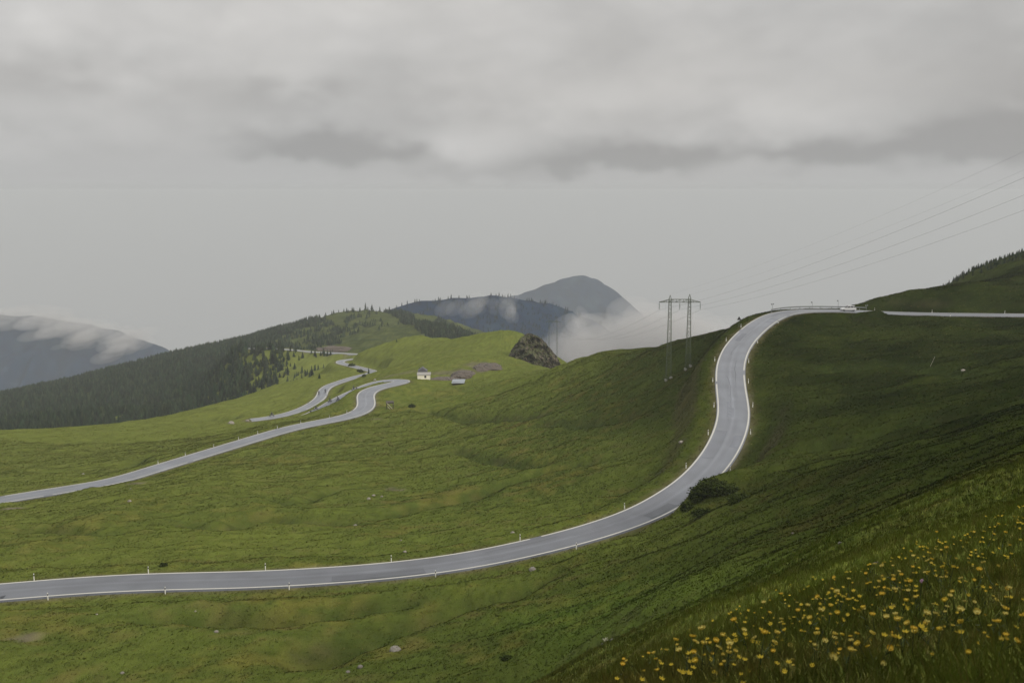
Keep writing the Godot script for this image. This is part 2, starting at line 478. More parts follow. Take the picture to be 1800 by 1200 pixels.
func stamp(line: Array, reach: float, todo: Callable) -> void:      # calls todo(index, distance from the line, place along it)
	var done := {}
	for s in line.size() - 1:
		var a: Vector2 = line[s]
		var b: Vector2 = line[s + 1]
		var k0 := gx.bsearch(minf(a.x, b.x) - reach)
		var k1 := gx.bsearch(maxf(a.x, b.x) + reach)
		var j0 := gd.bsearch(minf(a.y, b.y) - reach)
		var j1 := gd.bsearch(maxf(a.y, b.y) + reach)
		var ab := b - a
		var l2 := maxf(ab.length_squared(), 1e-6)
		for j in range(j0, mini(j1, gd.size())):
			for k in range(k0, mini(k1, gx.size())):
				var p := Vector2(gx[k], gd[j])
				var t := clampf((p - a).dot(ab) / l2, 0.0, 1.0)
				var r := p.distance_to(a + ab * t)
				if r < reach:
					var q := j * gx.size() + k
					if not done.has(q) or done[q].x > r:
						done[q] = Vector2(r, s + t)
	for q in done:
		todo.call(q, done[q].x, done[q].y)

func pairs(flat: Array) -> Array:
	var out := []
	for k in range(0, flat.size(), 2):
		out.append(Vector2(flat[k], flat[k + 1]))
	return out

func smooth_line(p: Array, step: float) -> Array:       # a rounded line through points of any dimension, in even steps
	var fine := []
	for k in p.size() - 1:
		var p0 = p[maxi(k - 1, 0)]
		var p3 = p[mini(k + 2, p.size() - 1)]
		for t in 20:
			fine.append(p[k].cubic_interpolate(p[k + 1], p0, p3, t / 20.0))
	fine.append(p[-1])
	var out := [fine[0]]
	for q in fine:
		var last = out[-1]
		if (q - last).length() >= step: out.append(q)
	return out

var road_lines := {}
const ROAD_HALF := {"main": 3.25, "lower": 3.2, "upper": 2.4, "forest": 1.9}

func road_points(flat: Array) -> Array:
	var p := []
	for k in range(0, flat.size(), 3):
		p.append(Vector3(flat[k], flat[k + 2] + CAM_Y, flat[k + 1]))
	p = smooth_line(p, 1.5)
	for round in 12:              # even out the gradient and the bends
		var q := p.duplicate()
		for k in range(1, p.size() - 1):
			q[k] = (p[k - 1] + p[k] * 2.0 + p[k + 1]) / 4.0
		p = q
	return p

func terrain() -> void:
	terrain_heights()
	var nx := gx.size()
	var nd := gd.size()
	brown.resize(nx * nd)
	wet.resize(nx * nd)
	road_near.resize(nx * nd)
	road_near.fill(99.0)
	# hummocks and terracettes
	for j in nd:
		var d := gd[j]
		for k in nx:
			var x := gx[k]
			var q := j * nx + k
			var far := sm(8.0, 90.0, d)
			var rise := n_mid.get_noise_2d(x, d) * 0.9 * far * (1.0 + sm(420.0, 900.0, d) * 2.0)
			var terr := n_mid.get_noise_2d(x * 0.9 + 300.0, d * 2.3)
			rise += terr * 0.5 * far * (1.0 - sm(500.0, 800.0, d))
			rise += n_fine.get_noise_2d(x * 0.8, d * 1.2) * 0.24 * sm(4.0, 50.0, d) + n_fine.get_noise_2d(x + 500.0, d) * 0.06
			rise += n_rough.get_noise_2d(x, d) * 0.05
			hh[q] += rise
	# runnels that the snow-melt cut
	for r in [[2.66, 6, [-64.4, 186.5, -57.7, 178.9, -51.1, 177.5, -47.4, 187.2, -40.1, 183.2, -31.5, 182.1, -27, 180.3]], [1.82, 4, [-27, 180.3, -22, 190.9, -11.3, 197.5, -2.4, 205.4, 7.2, 210.4, 17.9, 209.5, 26.3, 209.9]], [2.38, 5, [-49.4, 117.7, -42.3, 116.7, -34.2, 117.2, -25.9, 116.7, -21.1, 120.5, -14.5, 124.3, -8, 124.6]], [3.08, 6, [-27.7, 102.7, -23, 103.3, -18.9, 107.4, -14.5, 112.9, -10.9, 116.5, -5.6, 121, 0, 123.4, 5.3, 129.6]], [3.50, 9, [-128.1, 403, -120.8, 403, -114.8, 404.6]], [1.68, 5, [-24.1, 264.5, -15, 263, -6.9, 243.5, 3.8, 222.3, 12.6, 221.4]], [1.40, 4, [-91.4, 176.1, -83.5, 176.8, -72.1, 168.9, -65.2, 171.3]], [1.40, 4, [-60.6, 203, -54.2, 209.9, -44.4, 203.4, -38.7, 218, -27.7, 219.7]], [1.68, 6, [-6.2, 272, 9.2, 269.8, 22.5, 247.8, 34, 239.7]], [1.96, 6, [-33.1, 343.4, -18.2, 321.1, 0, 294.9, 12.7, 279.6]], [1.68, 5, [-137.2, 279, -124.5, 279, -110.4, 275.8, -109, 298.4]], [1.68, 6, [68.1, 232.7, 75.8, 224.1, 86.9, 220.6, 88.3, 190.9]], [1.96, 6, [47.2, 165.6, 53.1, 155.5, 62.5, 157.3, 69.6, 142.8]]]:
		var line := smooth_line(pairs(r[2]), 2.0)
		var depth: float = r[0]
		var wide: float = r[1]
		var many := float(line.size())
		stamp(line, wide * 1.6, func(q: int, dist: float, along: float) -> void:
			var ends := sm(0.0, 0.18, along / many) * (1.0 - sm(0.82, 1.0, along / many))
			var wob := 1.0 + 0.5 * n_fine.get_noise_2d(along * 2.0, 7.0)
			var f := exp(-(dist * dist) / (wide * wide * 0.30 * wob))
			hh[q] -= depth * f * ends
			wet[q] = maxf(wet[q], f * ends))
	for r in [[-26, 215.8, 3.6, 2.5, 0.70], [-55.2, 110.2, 2.1, 1.6, 0.70], [-108.3, 214.1, 3.6, 2.0, 0.90], [-91.8, 241.1, 2.7, 3.0, 0.70], [-23.8, 421.8, 15.2, 8.0, 0.60], [-48.4, 429.3, 10.7, 6.0, 0.40], [-14.9, 441.4, 8.6, 10.0, 0.60], [-146.2, 825.8, 22.9, 8.0, 0.80], [-47.1, 346.8, 1.3, 3.0, 0.90], [32.8, 193.6, 0.8, 1.0, 0.80], [-108.7, 382.8, 1.7, 3.0, 0.80], [-101.4, 388.2, 1.5, 2.0, 0.70], [22.1, 147.7, 1.2, 2.0, 0.60], [-44.6, 327.5, 3.6, 2.0, 0.50]]:           # [x, d, half width, half depth, how bare]
		var reach := maxf(r[2], r[3])
		stamp([Vector2(r[0], r[1]), Vector2(r[0] + 0.01, r[1])], reach, func(q: int, _dist: float, _along: float) -> void:
			var x := gx[q % nx] - float(r[0])
			var d := gd[q / nx] - float(r[1])
			var f := sqrt((x / r[2]) ** 2 + (d / r[3]) ** 2) + 0.5 * n_fine.get_noise_2d(x * 2.0 + 50.0, d * 2.0)
			brown[q] = maxf(brown[q], (1.0 - sm(0.55, 0.95, f)) * r[4]))
	# benches for the roads
	road_lines.main = road_points([-160.38, 114.08, -51.59, -130.82, 117.76, -51.65, -100.70, 123.28, -52.18, -79.52, 128.80, -52.87, -67.93, 129.72, -52.29, -58.73, 131.19, -52.01, -48.94, 132.66, -52.03, -33.42, 134.14, -52.20, -16.65, 136.71, -51.96, -4.07, 140.76, -51.62, 8.51, 147.48, -51.07, 17.74, 154.01, -50.47, 23.92, 160.08, -49.89, 32.44, 171.76, -48.65, 38.94, 184.64, -46.88, 43.55, 197.62, -44.99, 45.74, 207.00, -43.53, 47.62, 218.96, -41.63, 50.86, 234.60, -39.23, 56.21, 250.24, -36.86, 64.56, 266.80, -34.46, 72.95, 278.76, -32.71, 81.03, 284.28, -32.39, 88.51, 287.96, -32.73, 95.56, 289.80, -33.02, 101.41, 287.96, -33.14, 106.49, 284.28, -33.03, 117.29, 279.68, -32.81, 137.99, 274.16, -32.40, 159.25, 268.64, -31.82])
	road_lines.lower = road_points([-242.45, 209.76, -74.15, -200.44, 217.12, -74.14, -165.51, 224.48, -73.97, -135.99, 231.84, -73.63, -123.60, 239.20, -73.13, -113.10, 246.56, -73.04, -103.10, 257.23, -73.62, -93.96, 274.16, -73.62, -83.56, 293.30, -73.60, -71.33, 313.72, -73.24, -61.01, 325.68, -73.20, -54.27, 332.12, -73.10, -50.16, 340.40, -72.56, -51.06, 352.36, -72.06, -52.96, 361.56, -71.44, -51.33, 370.76, -71.12, -45.91, 378.12, -71.02, -41.80, 383.64, -70.95, -43.46, 392.84, -71.98, -49.35, 397.44, -72.93, -53.60, 395.60, -73.39, -58.33, 391.00, -74.78, -65.58, 386.40, -77.46, -71.04, 379.96, -80.12, -75.30, 377.20, -81.93, -80.96, 375.36, -83.71])
	road_lines.upper = road_points([-102.09, 391.00, -87.42, -96.08, 393.76, -87.24, -91.30, 397.44, -87.02, -86.44, 406.64, -86.92, -83.88, 423.20, -87.52, -83.94, 441.60, -88.27, -85.63, 456.32, -88.32, -85.67, 471.04, -89.01, -82.57, 487.60, -89.90, -78.64, 501.40, -90.43, -73.86, 519.80, -91.81, -72.84, 531.76, -92.86, -77.09, 542.80, -93.86, -85.29, 556.60, -94.65, -94.11, 570.40, -95.37, -99.19, 581.44, -96.22, -99.96, 598.00, -97.60, -92.86, 634.80, -102.16])
	road_lines.forest = road_points([-102.23, 699.20, -110.13, -119.49, 708.40, -110.57, -143.20, 717.60, -110.99, -164.40, 731.40, -111.25, -191.41, 740.60, -112.02, -202.25, 749.80, -114.26])
	for key in road_lines:
		var p: Array = road_lines[key]
		var flat := []
		for q in p:
			flat.append(Vector2(q.x, q.z))
		var half: float = ROAD_HALF[key]
		var blend := 9.0 if key == "main" else 8.5
		stamp(flat, half + blend, func(q: int, dist: float, along: float) -> void:
			var k := mini(int(along), p.size() - 2)
			var y: float = lerpf(p[k].y, p[k + 1].y, along - k) - 0.22
			var w := 1.0 - sm(half + 2.4, half + blend, dist)
			if dist - half < road_near[q]:
				road_near[q] = dist - half
				var soft := n_fine.get_noise_2dv(Vector2(gx[q % nx], gd[q / nx])) * 0.16 * sm(half + 0.3, half + 2.0, dist)
				hh[q] = lerpf(hh[q], y + soft, w))
	# hummocks that stand right beside a road
	for r in [[29.6, 147.2, 8.0, 5.0, 0.9], [26.9, 145.4, 4.5, 4.0, 0.6], [97.6, 276.9, 6.0, 5.0, 1.5], [100.6, 276.0, 9.0, 5.0, 0.8], [107.0, 273.2, 14.0, 4.0, 0.5]]:         # [x, d, half width, half depth, height]
		stamp([Vector2(r[0], r[1]), Vector2(r[0] + 0.01, r[1])], maxf(r[2], r[3]) * 1.5, func(q: int, _dist: float, _along: float) -> void:
			var x := (gx[q % nx] - float(r[0])) / float(r[2])
			var d := (gd[q / nx] - float(r[1])) / float(r[3])
			var f := sqrt(x * x + d * d) + 0.25 * n_fine.get_noise_2d(gx[q % nx] * 0.7, gd[q / nx] * 0.7)
			hh[q] += float(r[4]) * (1.0 - sm(0.25, 1.0, f)) * sm(0.5, 2.2, road_near[q]))
	# the sheet itself
	var v := PackedVector3Array()
	var n := PackedVector3Array()
	var c := PackedColorArray()
	var idx := PackedInt32Array()
	v.resize(nx * nd)
	n.resize(nx * nd)
	c.resize(nx * nd)
	for j in nd:
		var ja := maxi(j - 1, 0)
		var jb := mini(j + 1, nd - 1)
		for k in nx:
			var ka := maxi(k - 1, 0)
			var kb := mini(k + 1, nx - 1)
			var q := j * nx + k
			v[q] = Vector3(gx[k], hh[q], -gd[j])
			var sx := (hh[j * nx + kb] - hh[j * nx + ka]) / (gx[kb] - gx[ka])
			var sd := (hh[jb * nx + k] - hh[ja * nx + k]) / (gd[jb] - gd[ja])
			n[q] = Vector3(-sx, 1.0, sd).normalized()
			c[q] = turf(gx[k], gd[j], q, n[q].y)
	for j in nd - 1:
		for k in nx - 1:
			var q := j * nx + k
			idx.append_array(PackedInt32Array([q, q + nx, q + nx + 1, q, q + nx + 1, q + 1]))
	var arr := []
	arr.resize(Mesh.ARRAY_MAX)
	arr[Mesh.ARRAY_VERTEX] = v
	arr[Mesh.ARRAY_NORMAL] = n
	arr[Mesh.ARRAY_COLOR] = c
	arr[Mesh.ARRAY_INDEX] = idx
	var am := ArrayMesh.new()
	am.add_surface_from_arrays(Mesh.PRIMITIVE_TRIANGLES, arr)
	tag(put("ground", am, M.ground), "green alpine pasture falling from the near slope to the wooded hill", "", "", "structure")
	print("terrain ", nx, " x ", nd)

func mixc(a: Color, b: Color, t: float) -> Color:
	return a.lerp(b, clampf(t, 0.0, 1.0))

func turf(x: float, d: float, q: int, up: float) -> Color:       # what grows there, some light and shade painted in, as a linear colour
	var b := n_big.get_noise_2d(x, d)
	var m := n_mid.get_noise_2d(x + 70.0, d)
	var f := n_fine.get_noise_2d(x, d)
	var r := n_rough.get_noise_2d(x + 9.0, d)
	var c := mixc(Color(0.142, 0.176, 0.035), Color(0.105, 0.14, 0.03), 0.5 + b * 0.9 + m * 0.4)
	c = mixc(c, Color(0.205, 0.18, 0.045), sm(0.05, 0.7, m * 0.7 + f * 0.6 + b * 0.4) * 0.6)           # yellowing patches
	c = mixc(c, Color(0.14, 0.115, 0.05), sm(0.2, 0.7, f * 0.9 + n_mid.get_noise_2d(x * 0.7, d * 2.0 + 200.0) * 0.7) * 0.4)
	# sunnier light on the left and over the knoll, painted as paler turf
	c = mixc(c, Color(0.185, 0.215, 0.05), sm(30.0, -120.0, x + 30.0 * b) * 0.45 + sm(280.0, 430.0, d) * 0.4)
	# shade of the right flank painted into the turf colour, fading towards the bowl
	var flank_shade := sm(-28.0, 58.0, x - d * 0.07 + 14.0 * b) * (1.0 - sm(330.0, 470.0, d))
	flank_shade *= 0.92 + 0.2 * m
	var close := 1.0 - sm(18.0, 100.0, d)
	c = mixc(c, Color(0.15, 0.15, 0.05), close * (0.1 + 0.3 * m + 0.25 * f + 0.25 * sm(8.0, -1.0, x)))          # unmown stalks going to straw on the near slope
	flank_shade *= 1.0 - 0.6 * close
	flank_shade *= 1.0 - 0.75 * spring(x, d)
	c = mixc(c, Color(0.0175, 0.0265, 0.0055), flank_shade * 0.97)
	c = mixc(c, Color(0.10, 0.165, 0.026), spring(x, d) * 0.5)
	c = mixc(c, Color(0.052, 0.074, 0.019), wet[q] * 0.62)
	# scrub on the wooded hill
	c = mixc(c, Color(0.03, 0.042, 0.016), sm(70.0, 130.0, x) * sm(350.0, 420.0, d))
	c = mixc(c, mixc(Color(0.055, 0.075, 0.024), Color(0.11, 0.13, 0.04), 0.5 + m), sm(700.0, 760.0, d) * sm(160.0, 60.0, x))
	c = mixc(c, mixc(Color(0.15, 0.125, 0.095), Color(0.22, 0.19, 0.15), 0.5 + f), brown[q])
	var e := road_near[q]
	if e < 3.0:
		c = mixc(c, Color(0.14, 0.125, 0.06), (1.0 - sm(0.5, 1.9, e + f * 1.1)) * 0.6)
		c = mixc(c, Color(0.24, 0.215, 0.17), (1.0 - sm(0.1, 0.7, e - f * 1.2)) * 0.3)
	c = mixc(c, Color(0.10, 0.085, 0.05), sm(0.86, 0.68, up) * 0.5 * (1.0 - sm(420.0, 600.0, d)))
	var v := 1.0 + 0.2 * f + 0.3 * r
	return Color(c.r * v, c.g * v, c.b * v)

func spring(x: float, d: float) -> float:        # the lush green strip that runs down the fold of the near slope
	var t := clampf((d - 44.0) / 62.0, 0.0, 1.0)
	var mid := lerpf(21.0, 6.0, t)
	return lerpf(0.3, 1.0, t) * (1.0 - sm(2.0, 7.0 + 5.0 * t, absf(x - mid) + 3.0 * n_mid.get_noise_2d(x, d))) * sm(36.0, 50.0, d) * (1.0 - sm(104.0, 120.0, d))


# ---------------------------------------------------------------- far away
func valley_and_mountains() -> void:
	var vm := MB.new()
	vm.col = Color(0.05, 0.07, 0.035)
	vm.col = Color(0.08, 0.11, 0.05)
	var y := CAM_Y - 1400.0
	vm.quad(Vector3(-8000, y, -1200), Vector3(8000, y, -1200), Vector3(8000, y, -8000), Vector3(-8000, y, -8000))
	tag(put("valley_floor", vm.mesh(), M.far), "floor of the far valley under haze", "", "", "structure")
	for r in [["dark wooded ridge behind the green knoll, streaked with cloud", 900, 520, 21, [-296, 1556, -190, -228, 1567, -184, -176, 1574, -175, -141, 1580, -168, -106, 1585, -164, -62, 1591, -160, -18, 1597, -160, 18, 1603, -165, 54, 1608, -172, 90, 1613, -184, 127, 1618, -199, 159, 1622, -221, 192, 1627, -246, 230, 1632, -282], 9000], ["rounded hazy mountain top in the middle distance", 1300, 700, 22, [-386, 3444, -458, -194, 3472, -400, -58, 3492, -365, 59, 3508, -331, 137, 3520, -304, 196, 3528, -287, 240, 3534, -278, 280, 3540, -290, 332, 3547, -317, 387, 3555, -357, 438, 3562, -404, 490, 3569, -451, 552, 3577, -517, 647, 3590, -621], 0], ["blue mountain flank under cloud at the left edge", 1500, 800, 23, [-1872, 2398, -238, -1636, 2441, -263, -1451, 2473, -280, -1261, 2506, -295, -1183, 2519, -301, -1118, 2529, -311, -1053, 2540, -327, -980, 2552, -347, -921, 2562, -374, -854, 2573, -413, -773, 2586, -462, -691, 2598, -524], 0]]:       # [label, run towards us, drop, seed, skyline as x, d, height]
		if r[5] > 0: wooded(r[4], r[1], r[2], r[3], r[5])
		tag(put("mountain", mountain(r[1], r[2], r[3], r[4]), M.far), r[0], "mountain", "", "structure")

func wooded(flat: Array, run: float, drop: float, s: int, many: int) -> void:
	var am := mountain(run, drop, s, flat)
	var v: PackedVector3Array = am.surface_get_arrays(0)[Mesh.ARRAY_VERTEX]
	var mm := MultiMesh.new()
	mm.transform_format = MultiMesh.TRANSFORM_3D
	mm.use_colors = true
	mm.mesh = conifer(1.0, 0.5, 140, 5)[1]
	mm.instance_count = many
	for k in many:
		var p := v[rng.randi_range(0, v.size() - 1)] + Vector3(rng.randf_range(-4, 4), -0.8, rng.randf_range(-4, 4))
		var h := rng.randf_range(4.0, 7.5)
		mm.set_instance_transform(k, Transform3D(Basis(Vector3.UP, rng.randf() * TAU).scaled(Vector3(h, h, h)), p))
		var q := rng.randf_range(0.6, 1.4)
		mm.set_instance_color(k, Color(q, q, q))
	var mi := MultiMeshInstance3D.new()
	mi.name = numbered("forest")
	mi.multimesh = mm
	mi.material_override = leaf_tint(Color(0.014, 0.03, 0.034))
	add_child(mi)
	tag(mi, "dark forest on the ridge behind the green knoll", "", "", "stuff")

func mountain(run: float, drop: float, s: int, flat: Array) -> ArrayMesh:
	var nz := FastNoiseLite.new()
	noise(nz, s, 0.0016, 5)
	var line := []
	for k in range(0, flat.size(), 3):
		line.append(Vector3(flat[k], flat[k + 2] + CAM_Y, -flat[k + 1]))
	line = smooth_line(line, 9.0)
	var nj := 90
	var b := MB.new()
	var p := []
	for k in line.size():
		var col := []
		for j in range(-12, nj):
			var t := float(j) / nj
			var o: Vector3 = line[k]
			var at := o + Vector3(0, 0, t * run)
			var fall := absf(t) * drop * (0.75 + 0.25 * absf(t))
			var spur := (1.0 - absf(nz.get_noise_2d(at.x * 1.6, at.z * 0.35)) * 2.4) * drop * 0.16 * sm(0.0, 0.3, absf(t))
			at.y += -fall + spur - drop * 0.07 * sm(0.0, 0.3, absf(t)) + nz.get_noise_2d(at.x * 9.0, at.z * 9.0) * 6.0
			col.append(at)
		p.append(col)
	var w := nj + 12
	for k in p.size():
		for j in w:
			b.v.append(p[k][j])
			var dx: Vector3 = p[mini(k + 1, p.size() - 1)][j] - p[maxi(k - 1, 0)][j]
			var dz: Vector3 = p[k][mini(j + 1, w - 1)] - p[k][maxi(j - 1, 0)]
			b.n.append(dz.cross(dx).normalized())
			var f := nz.get_noise_2d(p[k][j].x * 6.0, p[k][j].z * 6.0)
			var g := mixc(Color(0.007, 0.024, 0.055), Color(0.022, 0.046, 0.072), sm(0.05, 0.6, f))  # blue of the distant air painted into the slope colour
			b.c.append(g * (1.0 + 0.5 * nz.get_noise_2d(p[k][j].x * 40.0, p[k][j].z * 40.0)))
	for k in p.size() - 1:
		for j in w - 1:
			var q := k * w + j
			b.i.append_array(PackedInt32Array([q, q + w, q + w + 1, q, q + w + 1, q + 1]))
	return b.mesh()


# ---------------------------------------------------------------- roads
func side_of(p: Array, k: int) -> Vector3:
	var t: Vector3 = p[mini(k + 1, p.size() - 1)] - p[maxi(k - 1, 0)]
	return Vector3(-t.z, 0, t.x).normalized()        # in (x, y, d): to the left of travel is negative

func ribbon(p: Array, offs: Array, drops: Array, lift: float, paint: Callable, from := 0, to := -1) -> ArrayMesh:
	var b := MB.new()
	var m := offs.size()
	var last := p.size() if to < 0 else mini(to, p.size())
	for k in range(from, last):
		var s := side_of(p, k)
		for a in m:
			var at: Vector3 = p[k] + s * offs[a]
			b.v.append(Vector3(at.x, at.y + lift + drops[a], -at.z))
			b.n.append(Vector3.UP)
			b.c.append(paint.call(at, offs[a], k))
	for k in last - from - 1:
		for a in m - 1:
			var q := k * m + a
			b.i.append_array(PackedInt32Array([q, q + m + 1, q + m, q, q + 1, q + m + 1]))
	return b.mesh()

func asphalt(at: Vector3, off: float, k: int) -> Color:
	var g := 0.175
	g *= 1.0 + 0.16 * n_mid.get_noise_2d(at.x * 2.0, at.z * 2.0) + 0.22 * n_fine.get_noise_2d(at.x, at.z)
	g *= 1.0 + 0.20 * (1.0 - sm(0.0, 0.4, absf(off + 0.25 * n_mid.get_noise_2d(k * 0.9, 5.0))))      # seam down the middle
	g *= 1.0 - 0.10 * (1.0 - sm(0.2, 0.6, absf(absf(off) - 0.8)))      # wheel tracks
	g *= 1.0 - 0.12 * sm(2.3, 3.0, absf(off))
	g *= 1.0 + 0.32 * sm(150.0, 190.0, at.z)              # sky sheen painted into the asphalt colour, up the climb and below
	if n_big.get_noise_2d(k * 1.5, 77.0) > 0.22: g *= 0.9              # older patch of surfacing
	return Color(g * 0.93, g, g * 1.15)

func roads() -> void:
	var names := {"main": "grey asphalt pass road curving up to the bend", "lower": "grey asphalt road with hairpin below", "upper": "narrow asphalt road winding towards the hill", "forest": "road cut across the wooded hill"}
	var tar := mat(Color(1, 1, 1), 0.5, 0.0, true)
	tar.albedo_texture = M.asphalt.albedo_texture
	tar.uv1_triplanar = true
	tar.uv1_world_triplanar = true
	tar.uv1_scale = Vector3.ONE * 0.4
	for key in road_lines:
		var p: Array = road_lines[key]
		var h: float = ROAD_HALF[key]
		var offs := [-h - 0.5, -h - 0.12, -h, -h + 0.35, -h * 0.6, -h * 0.42, -h * 0.24, -0.4, 0.0, 0.4, h * 0.24, h * 0.42, h * 0.6, h - 0.35, h, h + 0.12, h + 0.5]
		var drops := [-0.9, -0.22, 0.0, 0.01, 0.03, 0.035, 0.04, 0.045, 0.05, 0.045, 0.04, 0.035, 0.03, 0.01, 0.0, -0.22, -0.9]
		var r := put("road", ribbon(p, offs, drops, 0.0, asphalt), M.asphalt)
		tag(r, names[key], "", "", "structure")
		if key == "main":          # mended patches, joints and tar-filled cracks
			for q in 16:
				var a := rng.randi_range(4, p.size() - 12)
				var run := rng.randi_range(2, 8)
				var s0 := -2.6 if rng.randf() < 0.5 else rng.randf_range(-0.2, 0.5)
				var tone := rng.randf_range(0.8, 1.12)
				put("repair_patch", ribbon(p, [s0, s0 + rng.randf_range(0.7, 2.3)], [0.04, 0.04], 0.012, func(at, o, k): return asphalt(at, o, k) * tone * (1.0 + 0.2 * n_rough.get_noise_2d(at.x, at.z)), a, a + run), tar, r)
			for q in 14:
				var a := rng.randi_range(4, p.size() - 24)
				var off := rng.randf_range(-2.4, 2.4)
				var cr := MB.new()
				var last := Vector3.ZERO
				for k in rng.randi_range(3, 16):
					var sd := side_of(p, a + k)
					off = clampf(off + rng.randf_range(-0.3, 0.3), -2.7, 2.7)
					var at: Vector3 = p[a + k] + sd * off
					var v := Vector3(at.x, at.y + 0.055, -at.z)
					if k > 0:
						var w := (v - last).cross(Vector3.UP).normalized() * rng.randf_range(0.012, 0.03)
						cr.quad(last - w, last + w, v + w, v - w)
					last = v
				put("crack", cr.mesh(), M.tar, r)
		for s in [-1.0, 1.0]:
			var wide := 0.30 if key == "main" else 0.38
			var o := [s * (h - 0.06) - wide * 0.5 * 1.0, s * (h - 0.06) + wide * 0.5]
			if s > 0: o = [h - 0.06 - wide, h - 0.06]
			else: o = [-h + 0.06, -h + 0.06 + wide]
			var gaps := []
			var k := 0
			while k < p.size() - 1:               # the painted line is worn through in places
				var run := rng.randi_range(14, 70)
				gaps.append([k, mini(k + run, p.size())])
				k += run - 1 + (1 if rng.randf() < 0.9 else 2)
			for gp in gaps:
				if gp[1] - gp[0] > 2:
					put("edge_line", ribbon(p, o, [0.0, 0.0], 0.016, func(_a, _o, _k): return Color.WHITE, gp[0], gp[1]), M.line, r)


# ---------------------------------------------------------------- trees
func conifer(height: float, wide: float, s: int, tiers := 7) -> Array:       # [trunk, crown]
	var g := RandomNumberGenerator.new()
	g.seed = s
	var t := MB.new()
	t.bar(Vector3(0, -0.5, 0), Vector3(0, height * 0.9, 0), height * 0.017, 5, height * 0.004)
	var b := MB.new()
	for k in tiers:
		var f := float(k) / tiers
		var y := height * (0.08 + 0.82 * f)
		var r := wide * 0.5 * pow(1.0 - f, 0.8) * g.randf_range(0.85, 1.15) + 0.04 * wide
		var boughs := 9
		var tall := height / tiers * 1.5
		for q in boughs:
			var w := TAU * (q + g.randf_range(-0.3, 0.3)) / boughs + k * 0.7
			var rr := r * g.randf_range(0.65, 1.15)
			var dir := Vector3(cos(w), 0, sin(w))
			var side := Vector3(-sin(w), 0, cos(w)) * rr * 0.34
			var tip := dir * rr + Vector3(0, y - tall * 0.22 * g.randf_range(0.5, 1.4), 0)
			var root := Vector3(0, y + tall * 0.45, 0)
			var mid := dir * rr * 0.55 + Vector3(0, y + tall * 0.1, 0)
			var v := g.randf_range(0.75, 1.25)
			b.col = Color(v, v, v)
			b.tri(root, mid + side, tip); b.tri(root, tip, mid - side)
			b.tri(mid + side - Vector3(0, tall * 0.25, 0), mid - side - Vector3(0, tall * 0.25, 0), tip)
	b.col = Color(1, 1, 1)
	b.bar(Vector3(0, height * 0.84, 0), Vector3(0, height, 0), wide * 0.05, 4, 0.01)
	return [t.mesh(), b.mesh()]

func leaf_tint(c: Color) -> StandardMaterial3D:
	var m := mat(c, 0.95, 0.0, true)
	m.specular_mode = BaseMaterial3D.SPECULAR_DISABLED
	return m

func in_poly(x: float, d: float, poly: PackedVector2Array) -> bool:
	return Geometry2D.is_point_in_polygon(Vector2(x, d), poly)

